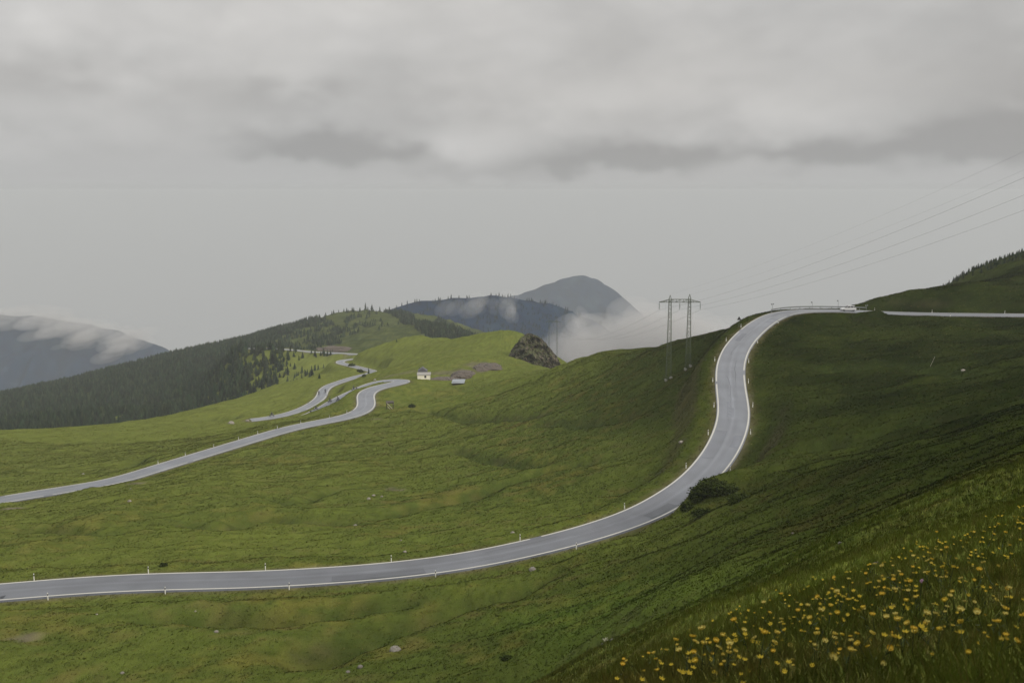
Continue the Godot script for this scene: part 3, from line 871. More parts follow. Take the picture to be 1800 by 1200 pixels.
func forest() -> void:
	var kinds := []
	for k in 5:
		kinds.append(conifer(1.0, [0.5, 0.6, 0.68, 0.55, 0.75][k], 100 + k, 6))
	var dark := [leaf_tint(Color(0.024, 0.040, 0.022)), leaf_tint(Color(0.032, 0.052, 0.026)), leaf_tint(Color(0.019, 0.033, 0.02))]
	M.conifer = dark[0]
	# where the spruces stand: [outline in metres, trees per square metre, what to call them]
	var stands := [[[-547.4, 540, -331.1, 560, -236.5, 560, -192.6, 600, -171.2, 640, -207.2, 800, -242.1, 1000, -265.3, 1240, -419, 1240, -680, 1150, -1013.6, 1000], 0.12, "dark spruce in the dense wood on the left slope", -0.9, 4.2, 7.8], [[-168.9, 600, -141.3, 560, -147.8, 640, -180.2, 800, -222.4, 1000, -235.5, 1230, -318.6, 1230, -216.2, 800], 0.07, "spruce at the ragged right edge of the dense wood", -0.12, 3.4, 7.0], [[-157.8, 590, -141.9, 600, -127.9, 640, -125.7, 720, -154.2, 740, -191.2, 730], 0.03, "spruce in the open wood below the cut road", -0.1, 2.8, 5.2], [[-206.9, 790, -162.2, 800, -145.3, 860, -163.3, 1000, -225.9, 1180, -283.8, 1200, -253.4, 1000], 0.05, "spruce scattered over the face of the green hill", -0.08, 3.2, 6.2], [[-157.1, 930, -129.7, 960, -118.3, 1000, -158.1, 1170, -191.1, 1170], 0.02, "spruce scattered below the top of the green hill", 0.0, 3, 5.8], [[-152.8, 1190, -123.9, 1100, -101.4, 1000, -80.1, 900, -75.7, 960, -102.2, 1100, -123.3, 1230], 0.08, "dark spruce in the belt descending right of the hill top", -0.9, 4.0, 6.6], [[-57.2, 700, -38.9, 690, -19.7, 700, -14.6, 760, -19.3, 900, -32.4, 1150, -87.8, 1200, -87.3, 1000], 0.06, "dark spruce in the wood behind the green knoll", -0.7, 4.2, 7.0], [[158.3, 385, 170.9, 370, 182.5, 360, 212.9, 360, 286.5, 480, 217, 470], 0.2, "small spruce on the dark ridge at the right edge", -0.9, 1.2, 2.4]]
	var spots_all := []
	for s in stands:
		var poly := PackedVector2Array(pairs(s[0]))
		var box := Rect2(poly[0], Vector2.ZERO)
		for p in poly: box = box.expand(p)
		var many := int(box.get_area() * float(s[1]))
		for k in many:
			var x := rng.randf_range(box.position.x, box.end.x)
			var d := rng.randf_range(box.position.y, box.end.y)
			if not in_poly(x, d, poly): continue
			var gap := n_mid.get_noise_2d(x * 0.5, d * 0.5)
			if gap < s[3] or from_road(x, d) < 3.5: continue
			spots_all.append([x, d, rng.randf_range(s[4], s[5]) * (1.0 + 0.3 * gap), s[2]])
	# trees that stand out singly: along the skyline and at the edge of the wood
	var singles := [[-73.2, 514.9, 4.0, "lone dark spruce standing by the upper road bend"], [-38.6, 420.1, 3.0, "lone small spruce beside the white hut"], [-97.3, 508.9, 2.8, "lone low spruce in the pasture left of the upper road"], [-114.1, 1018.3, 5.1, "lone spruce right below the bare summit slope"], [-66.2, 580.9, 1.9, "lone bushy spruce on the slope above the knoll"], [-292.7, 1120.3, 5.3, "1st spruce from the left on the skyline of the green hill"], [-288.1, 1121.1, 5.4, "2nd spruce from the left on the skyline of the green hill"], [-287.4, 1150.1, 6.4, "3rd spruce from the left on the skyline of the green hill"], [-282.9, 1142.0, 5.1, "4th spruce from the left on the skyline of the green hill"], [-274.8, 1129.2, 4.9, "5th spruce from the left on the skyline of the green hill"], [-273.6, 1157.9, 6.6, "6th spruce from the left on the skyline of the green hill"], [-264.1, 1137.7, 5.2, "7th spruce from the left on the skyline of the green hill"], [-264.4, 1158.5, 6.7, "8th spruce from the left on the skyline of the green hill"], [-253.7, 1138.3, 6.0, "9th spruce from the left on the skyline of the green hill"], [-252.8, 1154.1, 4.9, "10th spruce from the left on the skyline of the green hill"], [-245.4, 1140.6, 6.8, "11th spruce from the left on the skyline of the green hill"], [-242.5, 1158.4, 5.3, "12th spruce from the left on the skyline of the green hill"], [-237.5, 1160.7, 6.8, "13th spruce from the left on the skyline of the green hill"], [-232.3, 1159.7, 5.6, "14th spruce from the left on the skyline of the green hill"], [-227.7, 1158.0, 4.9, "15th spruce from the left on the skyline of the green hill"], [-226.5, 1172.5, 4.7, "16th spruce from the left on the skyline of the green hill"], [-221.1, 1166.8, 5.3, "17th spruce from the left on the skyline of the green hill"], [-212.9, 1161.3, 5.4, "18th spruce from the left on the skyline of the green hill"], [-204.2, 1151.5, 5.5, "19th spruce from the left on the skyline of the green hill"], [-204.8, 1167.0, 5.3, "20th spruce from the left on the skyline of the green hill"], [-199.6, 1171.0, 5.4, "21st spruce from the left on the skyline of the green hill"], [-194.5, 1176.6, 4.8, "22nd spruce from the left on the skyline of the green hill"], [-187.3, 1152.7, 6.4, "23rd spruce from the left on the skyline of the green hill"], [-179.4, 1153.0, 6.6, "24th spruce from the left on the skyline of the green hill"], [-173.8, 1160.8, 5.4, "25th spruce from the left on the skyline of the green hill"], [-169.6, 1177.4, 9.6, "26th spruce from the left on the skyline of the green hill"], [-167.5, 1181.8, 5.3, "27th spruce from the left on the skyline of the green hill"], [-163.2, 1185.7, 8.8, "28th spruce from the left on the skyline of the green hill"], [-154.9, 1191.7, 8.2, "29th spruce from the left on the skyline of the green hill"], [-145.7, 1173.5, 5.1, "30th spruce from the left on the skyline of the green hill"], [-141.6, 1170.7, 5.5, "31st spruce from the left on the skyline of the green hill"]]
	var proto := []
	for k in 5:
		var o := thing("spruce_tree", Vector3(0, -500, 0), "", "tree", "spruces on the wooded hill")
		put("trunk", kinds[k][0], M.bark, o)
		put("crown", kinds[k][1], dark[k % 3], o)
		proto.append(o)
	var used := 0
	for s in singles:
		place_tree(proto, s[0], s[1], s[2], s[3], used)
		used += 1
	spots_all.sort_custom(func(a, b): return a[2] / a[1] > b[2] / b[1])          # those that look largest stand as trees of their own
	var mm_spots := []
	for k in spots_all.size():
		var s: Array = spots_all[k]
		if used < 300 and (k % 2 == 0 or s[1] < 640.0):
			place_tree(proto, s[0], s[1], s[2], s[3], used)
			used += 1
		else:
			mm_spots.append(s)
	print("trees ", spots_all.size(), " single ", used)
	for k in 5:
		var here := []
		for q in range(k, mm_spots.size(), 5): here.append(mm_spots[q])
		var mm := MultiMesh.new()
		mm.transform_format = MultiMesh.TRANSFORM_3D
		mm.use_colors = true
		mm.mesh = kinds[k][1]
		mm.instance_count = here.size()
		for q in here.size():
			var s: Array = here[q]
			var h: float = s[2]
			mm.set_instance_transform(q, Transform3D(Basis(Vector3.UP, rng.randf() * TAU).scaled(Vector3(h * rng.randf_range(0.85, 1.2), h, h)), spot(s[0], s[1], -0.1 * h)))
			var v := rng.randf_range(0.55, 1.6)
			mm.set_instance_color(q, Color(v * rng.randf_range(0.9, 1.3), v, v * rng.randf_range(0.85, 1.05)))
		var mi := MultiMeshInstance3D.new()
		mi.name = numbered("forest")
		mi.multimesh = mm
		mi.material_override = dark[k % 3]
		add_child(mi)
		tag(mi, "dark spruce forest covering the hill beyond the pasture", "", "", "stuff")

func place_tree(proto: Array, x: float, d: float, h: float, label: String, k: int) -> void:
	var o: Node3D
	if k < 5:
		o = proto[k]
		o.position = spot(x, d, -0.1)
		o.rotation.y = rng.randf() * TAU
		o.scale = Vector3(h, h, h)
		o.set_meta("label", label)
	else:
		o = dup(proto[k % 5], "spruce_tree", spot(x, d, -0.1), rng.randf() * TAU, label, Vector3(h * rng.randf_range(0.85, 1.15), h, h))
	if label.begins_with("lone"): o.remove_meta("group")


# ---------------------------------------------------------------- grass
func tuft(s: int, blades: int, tall: float, spread: float, wide: float) -> ArrayMesh:
	var g := RandomNumberGenerator.new()
	g.seed = s
	var b := MB.new()
	for k in blades:
		var w := g.randf() * TAU
		var r := spread * sqrt(g.randf())
		var root := Vector3(cos(w) * r, 0, sin(w) * r)
		var lean := Vector3(g.randf_range(-1, 1), 0, g.randf_range(-1, 1)) * tall * 0.55
		var h := tall * g.randf_range(0.55, 1.1)
		var tip := root + lean + Vector3(0, h, 0)
		var mid := root + lean * 0.35 + Vector3(0, h * 0.6, 0)
		var side := Vector3(-sin(w + 1.0), 0, cos(w + 1.0)) * wide * 0.5
		var v := g.randf_range(0.75, 1.3)
		var col := Color(v * g.randf_range(0.95, 1.15), v, v * 0.9)
		var q := b.v.size()
		b.v.append_array(PackedVector3Array([root - side, root + side, mid - side * 0.8, mid + side * 0.8, tip]))
		var nn := (Vector3.UP * 1.6 + lean.normalized() * 0.6).normalized()
		for t in 5:
			b.n.append(nn); b.c.append(col)
		b.i.append_array(PackedInt32Array([q, q + 1, q + 2, q + 1, q + 3, q + 2, q + 2, q + 3, q + 4]))
	return b.mesh()

func scatter(called: String, label: String, meshes: Array, many: int, pick: Callable, size: Callable, pale := 1.0) -> void:
	var lists := []
	for m in meshes: lists.append([])
	for k in many:
		var p: Vector2 = pick.call()
		if p.y < 1.0 or from_road(p.x, p.y) < 0.25: continue
		lists[k % meshes.size()].append(p)
	for k in meshes.size():
		var mm := MultiMesh.new()
		mm.transform_format = MultiMesh.TRANSFORM_3D
		mm.use_colors = true
		mm.mesh = meshes[k]
		mm.instance_count = lists[k].size()
		for q in lists[k].size():
			var p: Vector2 = lists[k][q]
			var s: float = size.call(p)
			var kk := clampi(gx.bsearch(p.x) - 1, 0, gx.size() - 2)
			var jj := clampi(gd.bsearch(p.y) - 1, 0, gd.size() - 2)
			var at := jj * gx.size() + kk
			if brown[at] > 0.4: s *= 0.3
			mm.set_instance_transform(q, Transform3D(Basis(Vector3.UP, rng.randf() * TAU).scaled(Vector3(s, s * rng.randf_range(0.7, 1.3), s)), spot(p.x, p.y, -0.03)))
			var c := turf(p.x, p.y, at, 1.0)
			var v := rng.randf_range(0.75, 1.5) * pale
			if rng.randf() < (0.07 if pale == 1.0 else 0.08): c = mixc(c, Color(0.2, 0.17, 0.07), 0.55)          # last year's straw
			mm.set_instance_color(q, Color(c.r * v * rng.randf_range(0.92, 1.18), c.g * v, c.b * v))
		var mi := MultiMeshInstance3D.new()
		mi.name = numbered(called)
		mi.multimesh = mm
		mi.material_override = M.grass
		add_child(mi)
		tag(mi, label, "", "", "stuff")

func grass() -> void:
	var near := []
	for k in 4: near.append(tuft(200 + k, 18, 0.15, 0.15, 0.006))
	scatter("grass", "fine grass of the near slope", near, 85000, func() -> Vector2:
		var d := 2.5 + 62.0 * pow(rng.randf(), 1.8)
		return Vector2(d * rng.randf_range(-0.25, 0.78), d),
		func(p: Vector2) -> float: return rng.randf_range(0.55, 1.2) * (1.0 + 0.012 * p.y), 2.3)
	var mid := []
	for k in 4: mid.append(tuft(210 + k, 10, 0.12, 0.27, 0.036))
	scatter("meadow_grass", "tussocky grass of the alpine pasture", mid, 690000, func() -> Vector2:
		var d := 36.0 + 300.0 * sqrt(rng.randf()) if rng.randf() < 0.62 else (330.0 + 230.0 * rng.randf() if rng.randf() < 0.55 else 36.0 + 110.0 * rng.randf())
		return Vector2(d * rng.randf_range(-0.78, 0.66), d),
		func(p: Vector2) -> float: return rng.randf_range(0.45, 1.2) * (0.7 + 0.0024 * p.y) * (1.0 - 0.45 * sm(330.0, 540.0, p.y)))

func flowers() -> void:
	var at := pairs([10.92, 23.43, 3.72, 9.00, 2.74, 7.37, 4.18, 8.24, 5.64, 12.89, 1.81, 8.71, 11.74, 22.86, 1.53, 7.02, 4.47, 13.72, 4.40, 11.91, 3.26, 9.53, 5.47, 13.81, 3.22, 6.52, 6.22, 13.89, 1.35, 7.42, 1.43, 7.24, 4.93, 10.97, 4.22, 9.05, 5.73, 17.04, 2.91, 7.73, 5.26, 12.62, 1.50, 7.03, 1.27, 8.90, 7.51, 15.68, 1.57, 7.09, 9.60, 20.48, 1.89, 17.15, 1.93, 6.43, 4.15, 10.76, 5.28, 11.24, 8.06, 16.19, 1.52, 6.99, 1.81, 8.33, 1.37, 9.01, 2.89, 6.10, 3.22, 9.70, 5.81, 12.63, 10.31, 20.34, 2.45, 6.00, 4.31, 12.39, 10.26, 21.04, 3.43, 6.62, 4.19, 14.82, 3.71, 8.26, 2.56, 8.79, 3.55, 9.31, 2.84, 7.71, 5.24, 14.21, 2.29, 5.97, 3.05, 6.73, 2.86, 5.94, 7.90, 18.96, 4.50, 9.33, 1.76, 7.06, 2.43, 6.21, 2.20, 5.99, 3.18, 7.05, 2.97, 6.75, 7.80, 18.57, 5.27, 14.28, 1.53, 7.44, 1.94, 7.01, 4.52, 9.42, 4.90, 12.11, 3.60, 9.93, 1.74, 7.78, 1.43, 7.70, 4.95, 9.87, 2.50, 8.22, 5.91, 15.70, 3.17, 8.20, 2.06, 6.51, 4.49, 11.19, 4.13, 8.94, 3.46, 7.03, 2.25, 7.35, 5.42, 13.81, 2.20, 6.98, 3.72, 11.07, 2.39, 8.23, 2.05, 7.83, 4.16, 11.06, 2.91, 6.09, 3.43, 9.39, 2.46, 7.89, 2.95, 5.70, 1.77, 6.80, 1.97, 8.85, 3.56, 7.98, 1.56, 8.73, 2.22, 5.91, 1.83, 6.42, 2.19, 6.57, 1.56, 6.93, 7.67, 17.06, 2.81, 7.17, 2.91, 8.98, 2.58, 6.34, 3.21, 8.35, 3.68, 7.56, 3.90, 8.73, 4.39, 9.10, 9.35, 18.40, 2.18, 8.12, 4.44, 11.99, 3.44, 10.32, 2.79, 5.53, 2.71, 6.56, 4.74, 10.04, 4.15, 10.82, 5.16, 11.47, 5.44, 10.45, 1.45, 8.89, 4.18, 13.58, 5.67, 13.60, 4.59, 11.24, 3.75, 8.62, 4.25, 12.63, 7.91, 18.70, 4.34, 9.07, 3.11, 8.36, 4.83, 12.10, 2.37, 6.64, 4.21, 13.94, 3.00, 9.29, 3.41, 10.12, 2.86, 7.19, 3.84, 8.30, 10.64, 20.22, 2.05, 6.42, 4.90, 14.82, 4.22, 9.09, 1.63, 6.83, 1.18, 8.49, 1.77, 8.34, 5.20, 13.52, 5.58, 15.88, 2.87, 6.42, 4.74, 9.84, 3.64, 8.37, 2.33, 7.53, 1.57, 7.39, 1.03, 8.95, 2.03, 6.54, 3.36, 6.21, 3.30, 14.79, 4.79, 9.73, 4.27, 13.97, 4.65, 10.85, 2.61, 15.63, 2.76, 9.18, 5.66, 12.28, 2.56, 5.90, 5.87, 12.72, 4.27, 10.84, 1.35, 7.55, 4.58, 12.40, 2.94, 9.29, 3.28, 6.74, 2.00, 7.08, 1.91, 9.11, 1.71, 7.92, 4.79, 11.92, 3.18, 6.14, 4.14, 9.84, 1.43, 7.28, 4.72, 9.71, 3.66, 8.05, 3.28, 7.00, 5.77, 13.10, 4.31, 10.71, 3.69, 7.62, 8.85, 19.70, 4.49, 9.16, 1.83, 6.78, 3.40, 8.98, 1.44, 7.02, 3.26, 8.05, 3.20, 7.93, 1.35, 7.52, 3.50, 8.73, 4.63, 10.20, 2.07, 17.77, 2.53, 8.57, 2.37, 7.12, 2.25, 6.46, 1.62, 7.97, 4.17, 9.44, 2.60, 5.54, 6.22, 14.60, 5.44, 13.38, 4.34, 15.19, 7.56, 18.49, 2.45, 16.14, 2.35, 6.77, 3.83, 14.41, 1.90, 8.42, 4.47, 11.51, 1.25, 8.01, 2.08, 7.39, 1.20, 8.36, 5.51, 13.63, 3.72, 14.80, 4.42, 9.98, 3.81, 10.14, 2.25, 16.68, 7.32, 17.97, 2.37, 8.49, 2.61, 16.38, 1.36, 7.29, 3.99, 8.42, 1.94, 6.67, 5.24, 13.34, 10.38, 20.41, 8.20, 17.04, 4.87, 10.80, 2.34, 8.28, 2.78, 16.52, 2.20, 6.25, 6.86, 16.60, 5.03, 12.72, 5.81, 12.07, 5.15, 13.75, 2.99, 6.99, 3.03, 8.91, 3.07, 9.81, 5.85, 13.29, 2.82, 15.02, 6.81, 18.53, 4.48, 11.22, 10.24, 20.18, 1.36, 7.30, 4.05, 7.80, 1.70, 9.59, 2.48, 7.42, 2.80, 9.26, 5.48, 12.72, 1.82, 6.30, 6.13, 14.20, 4.74, 10.95, 4.86, 12.85, 2.05, 6.05, 6.89, 13.58, 9.36, 18.22, 2.74, 9.06, 5.36, 12.19, 4.13, 9.92, 3.69, 12.47, 3.67, 10.34, 5.15, 15.83, 3.34, 13.32, 3.84, 8.82, 3.04, 6.21, 4.23, 8.21, 3.04, 5.97, 4.50, 11.64, 5.05, 11.57, 7.45, 16.92, 2.68, 9.34, 2.22, 6.05, 2.74, 6.13, 2.28, 6.58, 2.02, 8.08, 3.30, 11.83, 8.58, 18.81, 1.90, 7.39, 5.36, 14.47, 3.50, 8.07, 3.05, 12.95, 4.39, 14.02, 2.26, 5.83, 1.31, 8.22, 7.72, 18.30, 2.63, 8.07, 9.14, 18.78, 3.27, 7.40, 4.92, 12.43, 3.70, 10.80, 1.38, 8.64, 4.78, 9.34, 2.43, 8.52, 3.20, 7.84, 2.44, 7.20, 3.86, 9.34, 6.58, 13.74, 1.58, 9.02, 6.06, 13.43, 2.99, 7.45, 1.22, 7.63, 1.48, 6.93, 5.50, 14.70, 4.43, 8.35, 9.34, 22.60, 1.39, 8.40, 10.36, 23.86, 2.81, 6.85, 2.36, 8.88, 1.64, 7.80])
	var made := []
	var petals := []
	for c in [Color(0.62, 0.47, 0.05), Color(0.58, 0.46, 0.08), Color(0.6, 0.42, 0.04), Color(0.54, 0.46, 0.12)]:
		var petal := mat(c, 0.8)
		petal.backlight_enabled = true
		petal.backlight = Color(0.4, 0.32, 0.05)
		petals.append(petal)
	var green := mat(Color(0.045, 0.062, 0.015), 0.95)
	for k in 4:
		var g := RandomNumberGenerator.new()
		g.seed = 300 + k
		var st := MB.new()
		var tall := 0.24 + 0.04 * k
		var head := Vector3(g.randf_range(-0.05, 0.05), tall, g.randf_range(-0.05, 0.05))
		var mid := head * 0.5 + Vector3(0.02, 0, 0.01)
		st.bar(Vector3.ZERO, mid, 0.0035, 4, 0.003)
		st.bar(mid, head, 0.003, 4, 0.0025)
		for q in 3:
			var w := g.randf() * TAU
			var o := Vector3(cos(w), 0.9, sin(w)) * 0.05
			var root := head * (0.2 + 0.2 * q)
			var sd := Vector3(-sin(w), 0, cos(w)) * 0.008
			st.tri(root, root + o * 0.5 + sd, root + o)
			st.tri(root, root + o, root + o * 0.5 - sd)
		var fl := MB.new()
		for q in 7:
			var w := TAU * q / 7.0
			var dir := Vector3(cos(w), 0, sin(w))
			var sd := Vector3(-sin(w), 0, cos(w)) * 0.0105
			var r := 0.016 + 0.002 * k
			var a := head + dir * 0.004
			var m1 := head + dir * r * 0.9 + Vector3(0, 0.004, 0)
			var m2 := head + dir * r * 1.1 + Vector3(0, 0.017, 0)
			fl.quad(a - sd * 0.3, a + sd * 0.3, m1 + sd, m1 - sd)
			fl.quad(m1 - sd, m1 + sd, m2 + sd * 0.6, m2 - sd * 0.6)
		fl.bar(head, head + Vector3(0, 0.012, 0), 0.006, 6, 0.008)
		var o2 := thing("yellow_flower", Vector3(0, -500, 0), "yellow alpine flower on a thin stem in the dark grass of the near slope", "flower", "yellow flowers on the near slope")
		put("stem", st.mesh(), green, o2)
		put("blossom", fl.mesh(), petals[k], o2)
		made.append(o2)
	for k in at.size():
		var p := spot(at[k].x, at[k].y)
		var s: float = rng.randf_range(0.45, 1.1) * (1.0 + 0.018 * at[k].y)
		if k < 4:
			made[k].position = p
		else:
			var o3 := dup(made[k % 4], "yellow_flower", p, rng.randf() * TAU, "", Vector3(s, s, s))
			o3.rotation.x = rng.randf_range(-0.1, 0.75)          # they turn down the slope's open side
			o3.rotation.z = rng.randf_range(-0.35, 0.35)
		var o4: Node3D = made[k] if k < 4 else get_child(get_child_count() - 1)
		o4.set_meta("label", "yellow flower in the " + ("drift at the lower left end" if p.x < -p.z * 0.2 else "middle drift" if p.x < -p.z * 0.36 else "scattered drift at the right") + (" and near edge" if p.z > -9.0 else " and far edge" if p.z < -14.0 else "") + " of the slope")
	# the small ones between, past counting
	var small := MB.new()
	small.col = Color(0.05, 0.07, 0.018)
	small.bar(Vector3(0, 0, 0), Vector3(0.01, 0.2, 0), 0.003, 3, 0.002)
	small.col = Color(0.58, 0.45, 0.06)
	for q in 6:
		var w := TAU * q / 6.0
		var d0 := Vector3(cos(w), 0, sin(w))
		var s0 := Vector3(-sin(w), 0, cos(w)) * 0.008
		small.quad(Vector3(0.01, 0.2, 0), Vector3(0.01, 0.2, 0) + d0 * 0.01 + s0, Vector3(0.01, 0.212, 0) + d0 * 0.019, Vector3(0.01, 0.2, 0) + d0 * 0.01 - s0)
	var places := []
	while places.size() < 420:
		var d := rng.randf_range(6.0, 27.0)
		var x := d * rng.randf_range(0.1, 0.56)
		if n_fine.get_noise_2d(x * 1.4 + 90.0, d * 1.4) + 0.25 * (x / d - 0.3) > rng.randf_range(-0.1, 0.3): places.append(Vector2(x, d))
	var fm := MultiMesh.new()
	fm.transform_format = MultiMesh.TRANSFORM_3D
	fm.mesh = small.mesh()
	fm.instance_count = places.size()
	for k in places.size():
		var s2: float = rng.randf_range(0.7, 1.3) * (1.0 + 0.015 * places[k].y)
		fm.set_instance_transform(k, Transform3D(Basis.from_euler(Vector3(rng.randf_range(-0.1, 0.7), rng.randf_range(-0.6, 0.6), rng.randf_range(-0.4, 0.4))).scaled(Vector3(s2, s2, s2)), spot(places[k].x, places[k].y)))
	var fi := MultiMeshInstance3D.new()
	fi.name = "small_flowers"
	fi.multimesh = fm
	fi.material_override = M.grass
	add_child(fi)
	tag(fi, "tiny yellow flowers strewn through the grass of the near slope", "", "", "stuff")
	# one pink head among the yellow ones
	var pk := thing("pink_flower", spot(3.79, 9.07), "single pale pink flower among the yellow ones", "flower")
	var ps := MB.new()
	ps.bar(Vector3.ZERO, Vector3(0.01, 0.42, 0), 0.004, 4, 0.003)
	put("stem", ps.mesh(), green, pk)
	var ph := MB.new()
	for q in 40:
		var dir := Vector3(rng.randf_range(-1, 1), rng.randf_range(-0.5, 1), rng.randf_range(-1, 1)).normalized()
		var sd := dir.cross(Vector3.UP).normalized() * 0.005
		ph.tri(Vector3(0.01, 0.42, 0) + sd, Vector3(0.01, 0.42, 0) - sd, Vector3(0.01, 0.42, 0) + dir * 0.024)
	put("blossom", ph.mesh(), mat(Color(0.5, 0.3, 0.42), 0.8), pk)
	# a tall pale stalk with a seed head at the edge of the slope
	var tl := thing("tall_stalk", spot(1.02, 10.50), "tall pale yellow stalk with a drooping head at the lower edge", "plant")
	var ts := MB.new()
	ts.bar(Vector3.ZERO, Vector3(0.0, 0.4, 0), 0.006, 5, 0.005)
	ts.bar(Vector3(0.0, 0.4, 0), Vector3(-0.01, 0.66, 0), 0.005, 5, 0.004)
	put("stem", ts.mesh(), mat(Color(0.3, 0.3, 0.09), 0.9), tl)
	var th := MB.new()
	for q in 9:
		var w := TAU * q / 9.0
		th.bar(Vector3(-0.01, 0.655, 0), Vector3(-0.01 + cos(w) * 0.03, 0.67 + 0.01 * (q % 3), sin(w) * 0.03), 0.007, 4, 0.004)
	put("seed_head", th.mesh(), mat(Color(0.5, 0.48, 0.36), 0.9), tl)


# ---------------------------------------------------------------- pylons and wires
const LEG_AT := [-2.75, 2.75]

func lattice(b: MB, foot: Vector3, top: Vector3, w0: float, w1: float, panels: int, r: float) -> void:
	var q := []
	for k in panels + 1:
		var t := pow(float(k) / panels, 0.92)
		var c := foot.lerp(top, t)
		var w := lerpf(w0, w1, t) * 0.5
		q.append([c + Vector3(-w, 0, -w), c + Vector3(w, 0, -w), c + Vector3(w, 0, w), c + Vector3(-w, 0, w)])
	for k in panels:
		for s in 4:
			b.bar(q[k][s], q[k + 1][s], r)
			b.bar(q[k][s], q[k + 1][(s + 1) % 4], r * 0.6)
			b.bar(q[k][(s + 1) % 4], q[k + 1][s], r * 0.6)
			if k % 3 == 0: b.bar(q[k][s], q[k][(s + 1) % 4], r * 0.6)

func make_pylon(label: String, feet: Array, arm_y: float) -> Node3D:
	var at := Vector3((feet[0].x + feet[1].x) / 2.0, minf(feet[0].y, feet[1].y), (feet[0].z + feet[1].z) / 2.0)
	var o := thing("pylon", at, label, "pylon")
	var arm := arm_y - at.y
	for s in 2:
		var b := MB.new()
		var f: Vector3 = feet[s] - at
		lattice(b, f, Vector3(f.x, arm + 0.9, f.z), 1.3, 0.62, 19, 0.05)
		var c := Vector3(f.x, arm + 0.9, f.z)
		for k in 4:
			b.bar(c + Vector3(0.3 if k & 1 else -0.3, 0, 0.3 if k & 2 else -0.3), c + Vector3(0, 1.1, 0), 0.06)
		put("leg", b.mesh(), M.steel, o)
	# crossarm: two chords, laced, thinning to the ends
	var b := MB.new()
	var xs := [-5.35, -4.4, -3.5, -2.75, -1.83, -0.92, 0.0, 0.92, 1.83, 2.75, 3.5, 4.4, 5.35]
	for z in [-0.3, 0.3]:
		for k in xs.size() - 1:
			var y0: float = arm + 0.75 * clampf((5.35 - absf(xs[k])) / 2.6, 0.08, 1.0)
			var y1: float = arm + 0.75 * clampf((5.35 - absf(xs[k + 1])) / 2.6, 0.08, 1.0)
			var a := Vector3(xs[k], arm, z)
			var c := Vector3(xs[k + 1], arm, z)
			b.bar(a, c, 0.06)
			b.bar(Vector3(xs[k], y0, z), Vector3(xs[k + 1], y1, z), 0.06)
			b.bar(a if k % 2 else Vector3(xs[k], y0, z), Vector3(xs[k + 1], y1, z) if k % 2 else c, 0.04)
			b.bar(a, Vector3(xs[k], y0, z), 0.04)
	for x in xs:
		b.bar(Vector3(x, arm, -0.3), Vector3(x, arm, 0.3), 0.04)
	put("crossarm", b.mesh(), M.steel, o)
	for x in [-5.35, 0.0, 5.35]:
		var g := MB.new()
		g.bar(Vector3(x, arm, 0), Vector3(x, arm - 0.3, 0), 0.03)
		for k in 9:
			g.bar(Vector3(x, arm - 0.3 - k * 0.17, 0), Vector3(x, arm - 0.42 - k * 0.17, 0), 0.13, 8, 0.06)
		g.bar(Vector3(x, arm - 0.3, 0), Vector3(x, arm - 2.0, 0), 0.03)
		put("insulator", g.mesh(), M.glass_ins, o)
	for s in 2:
		for k in 4:
			var f: Vector3 = feet[s] - at
			var cb := MB.new()
			var cc := f + Vector3(0.65 if k & 1 else -0.65, 0.0, 0.65 if k & 2 else -0.65)
			var gy := ground(at.x + cc.x, -(at.z + cc.z)) - at.y
			cb.box(Vector3(cc.x, gy + 0.12, cc.z), Vector3(0.5, 0.6, 0.5))
			cb.box(Vector3(cc.x, gy + 0.47, cc.z), Vector3(0.32, 0.1, 0.32))
			put("concrete_footing", cb.mesh(), M.concrete, o)
	return o

func wire(label: String, pts: Array, r: float) -> void:
	var b := MB.new()
	for k in pts.size() - 1:
		b.bar(pts[k], pts[k + 1], r, 5)
	tag(put("power_line", b.mesh(), M.wire), label, "wire")

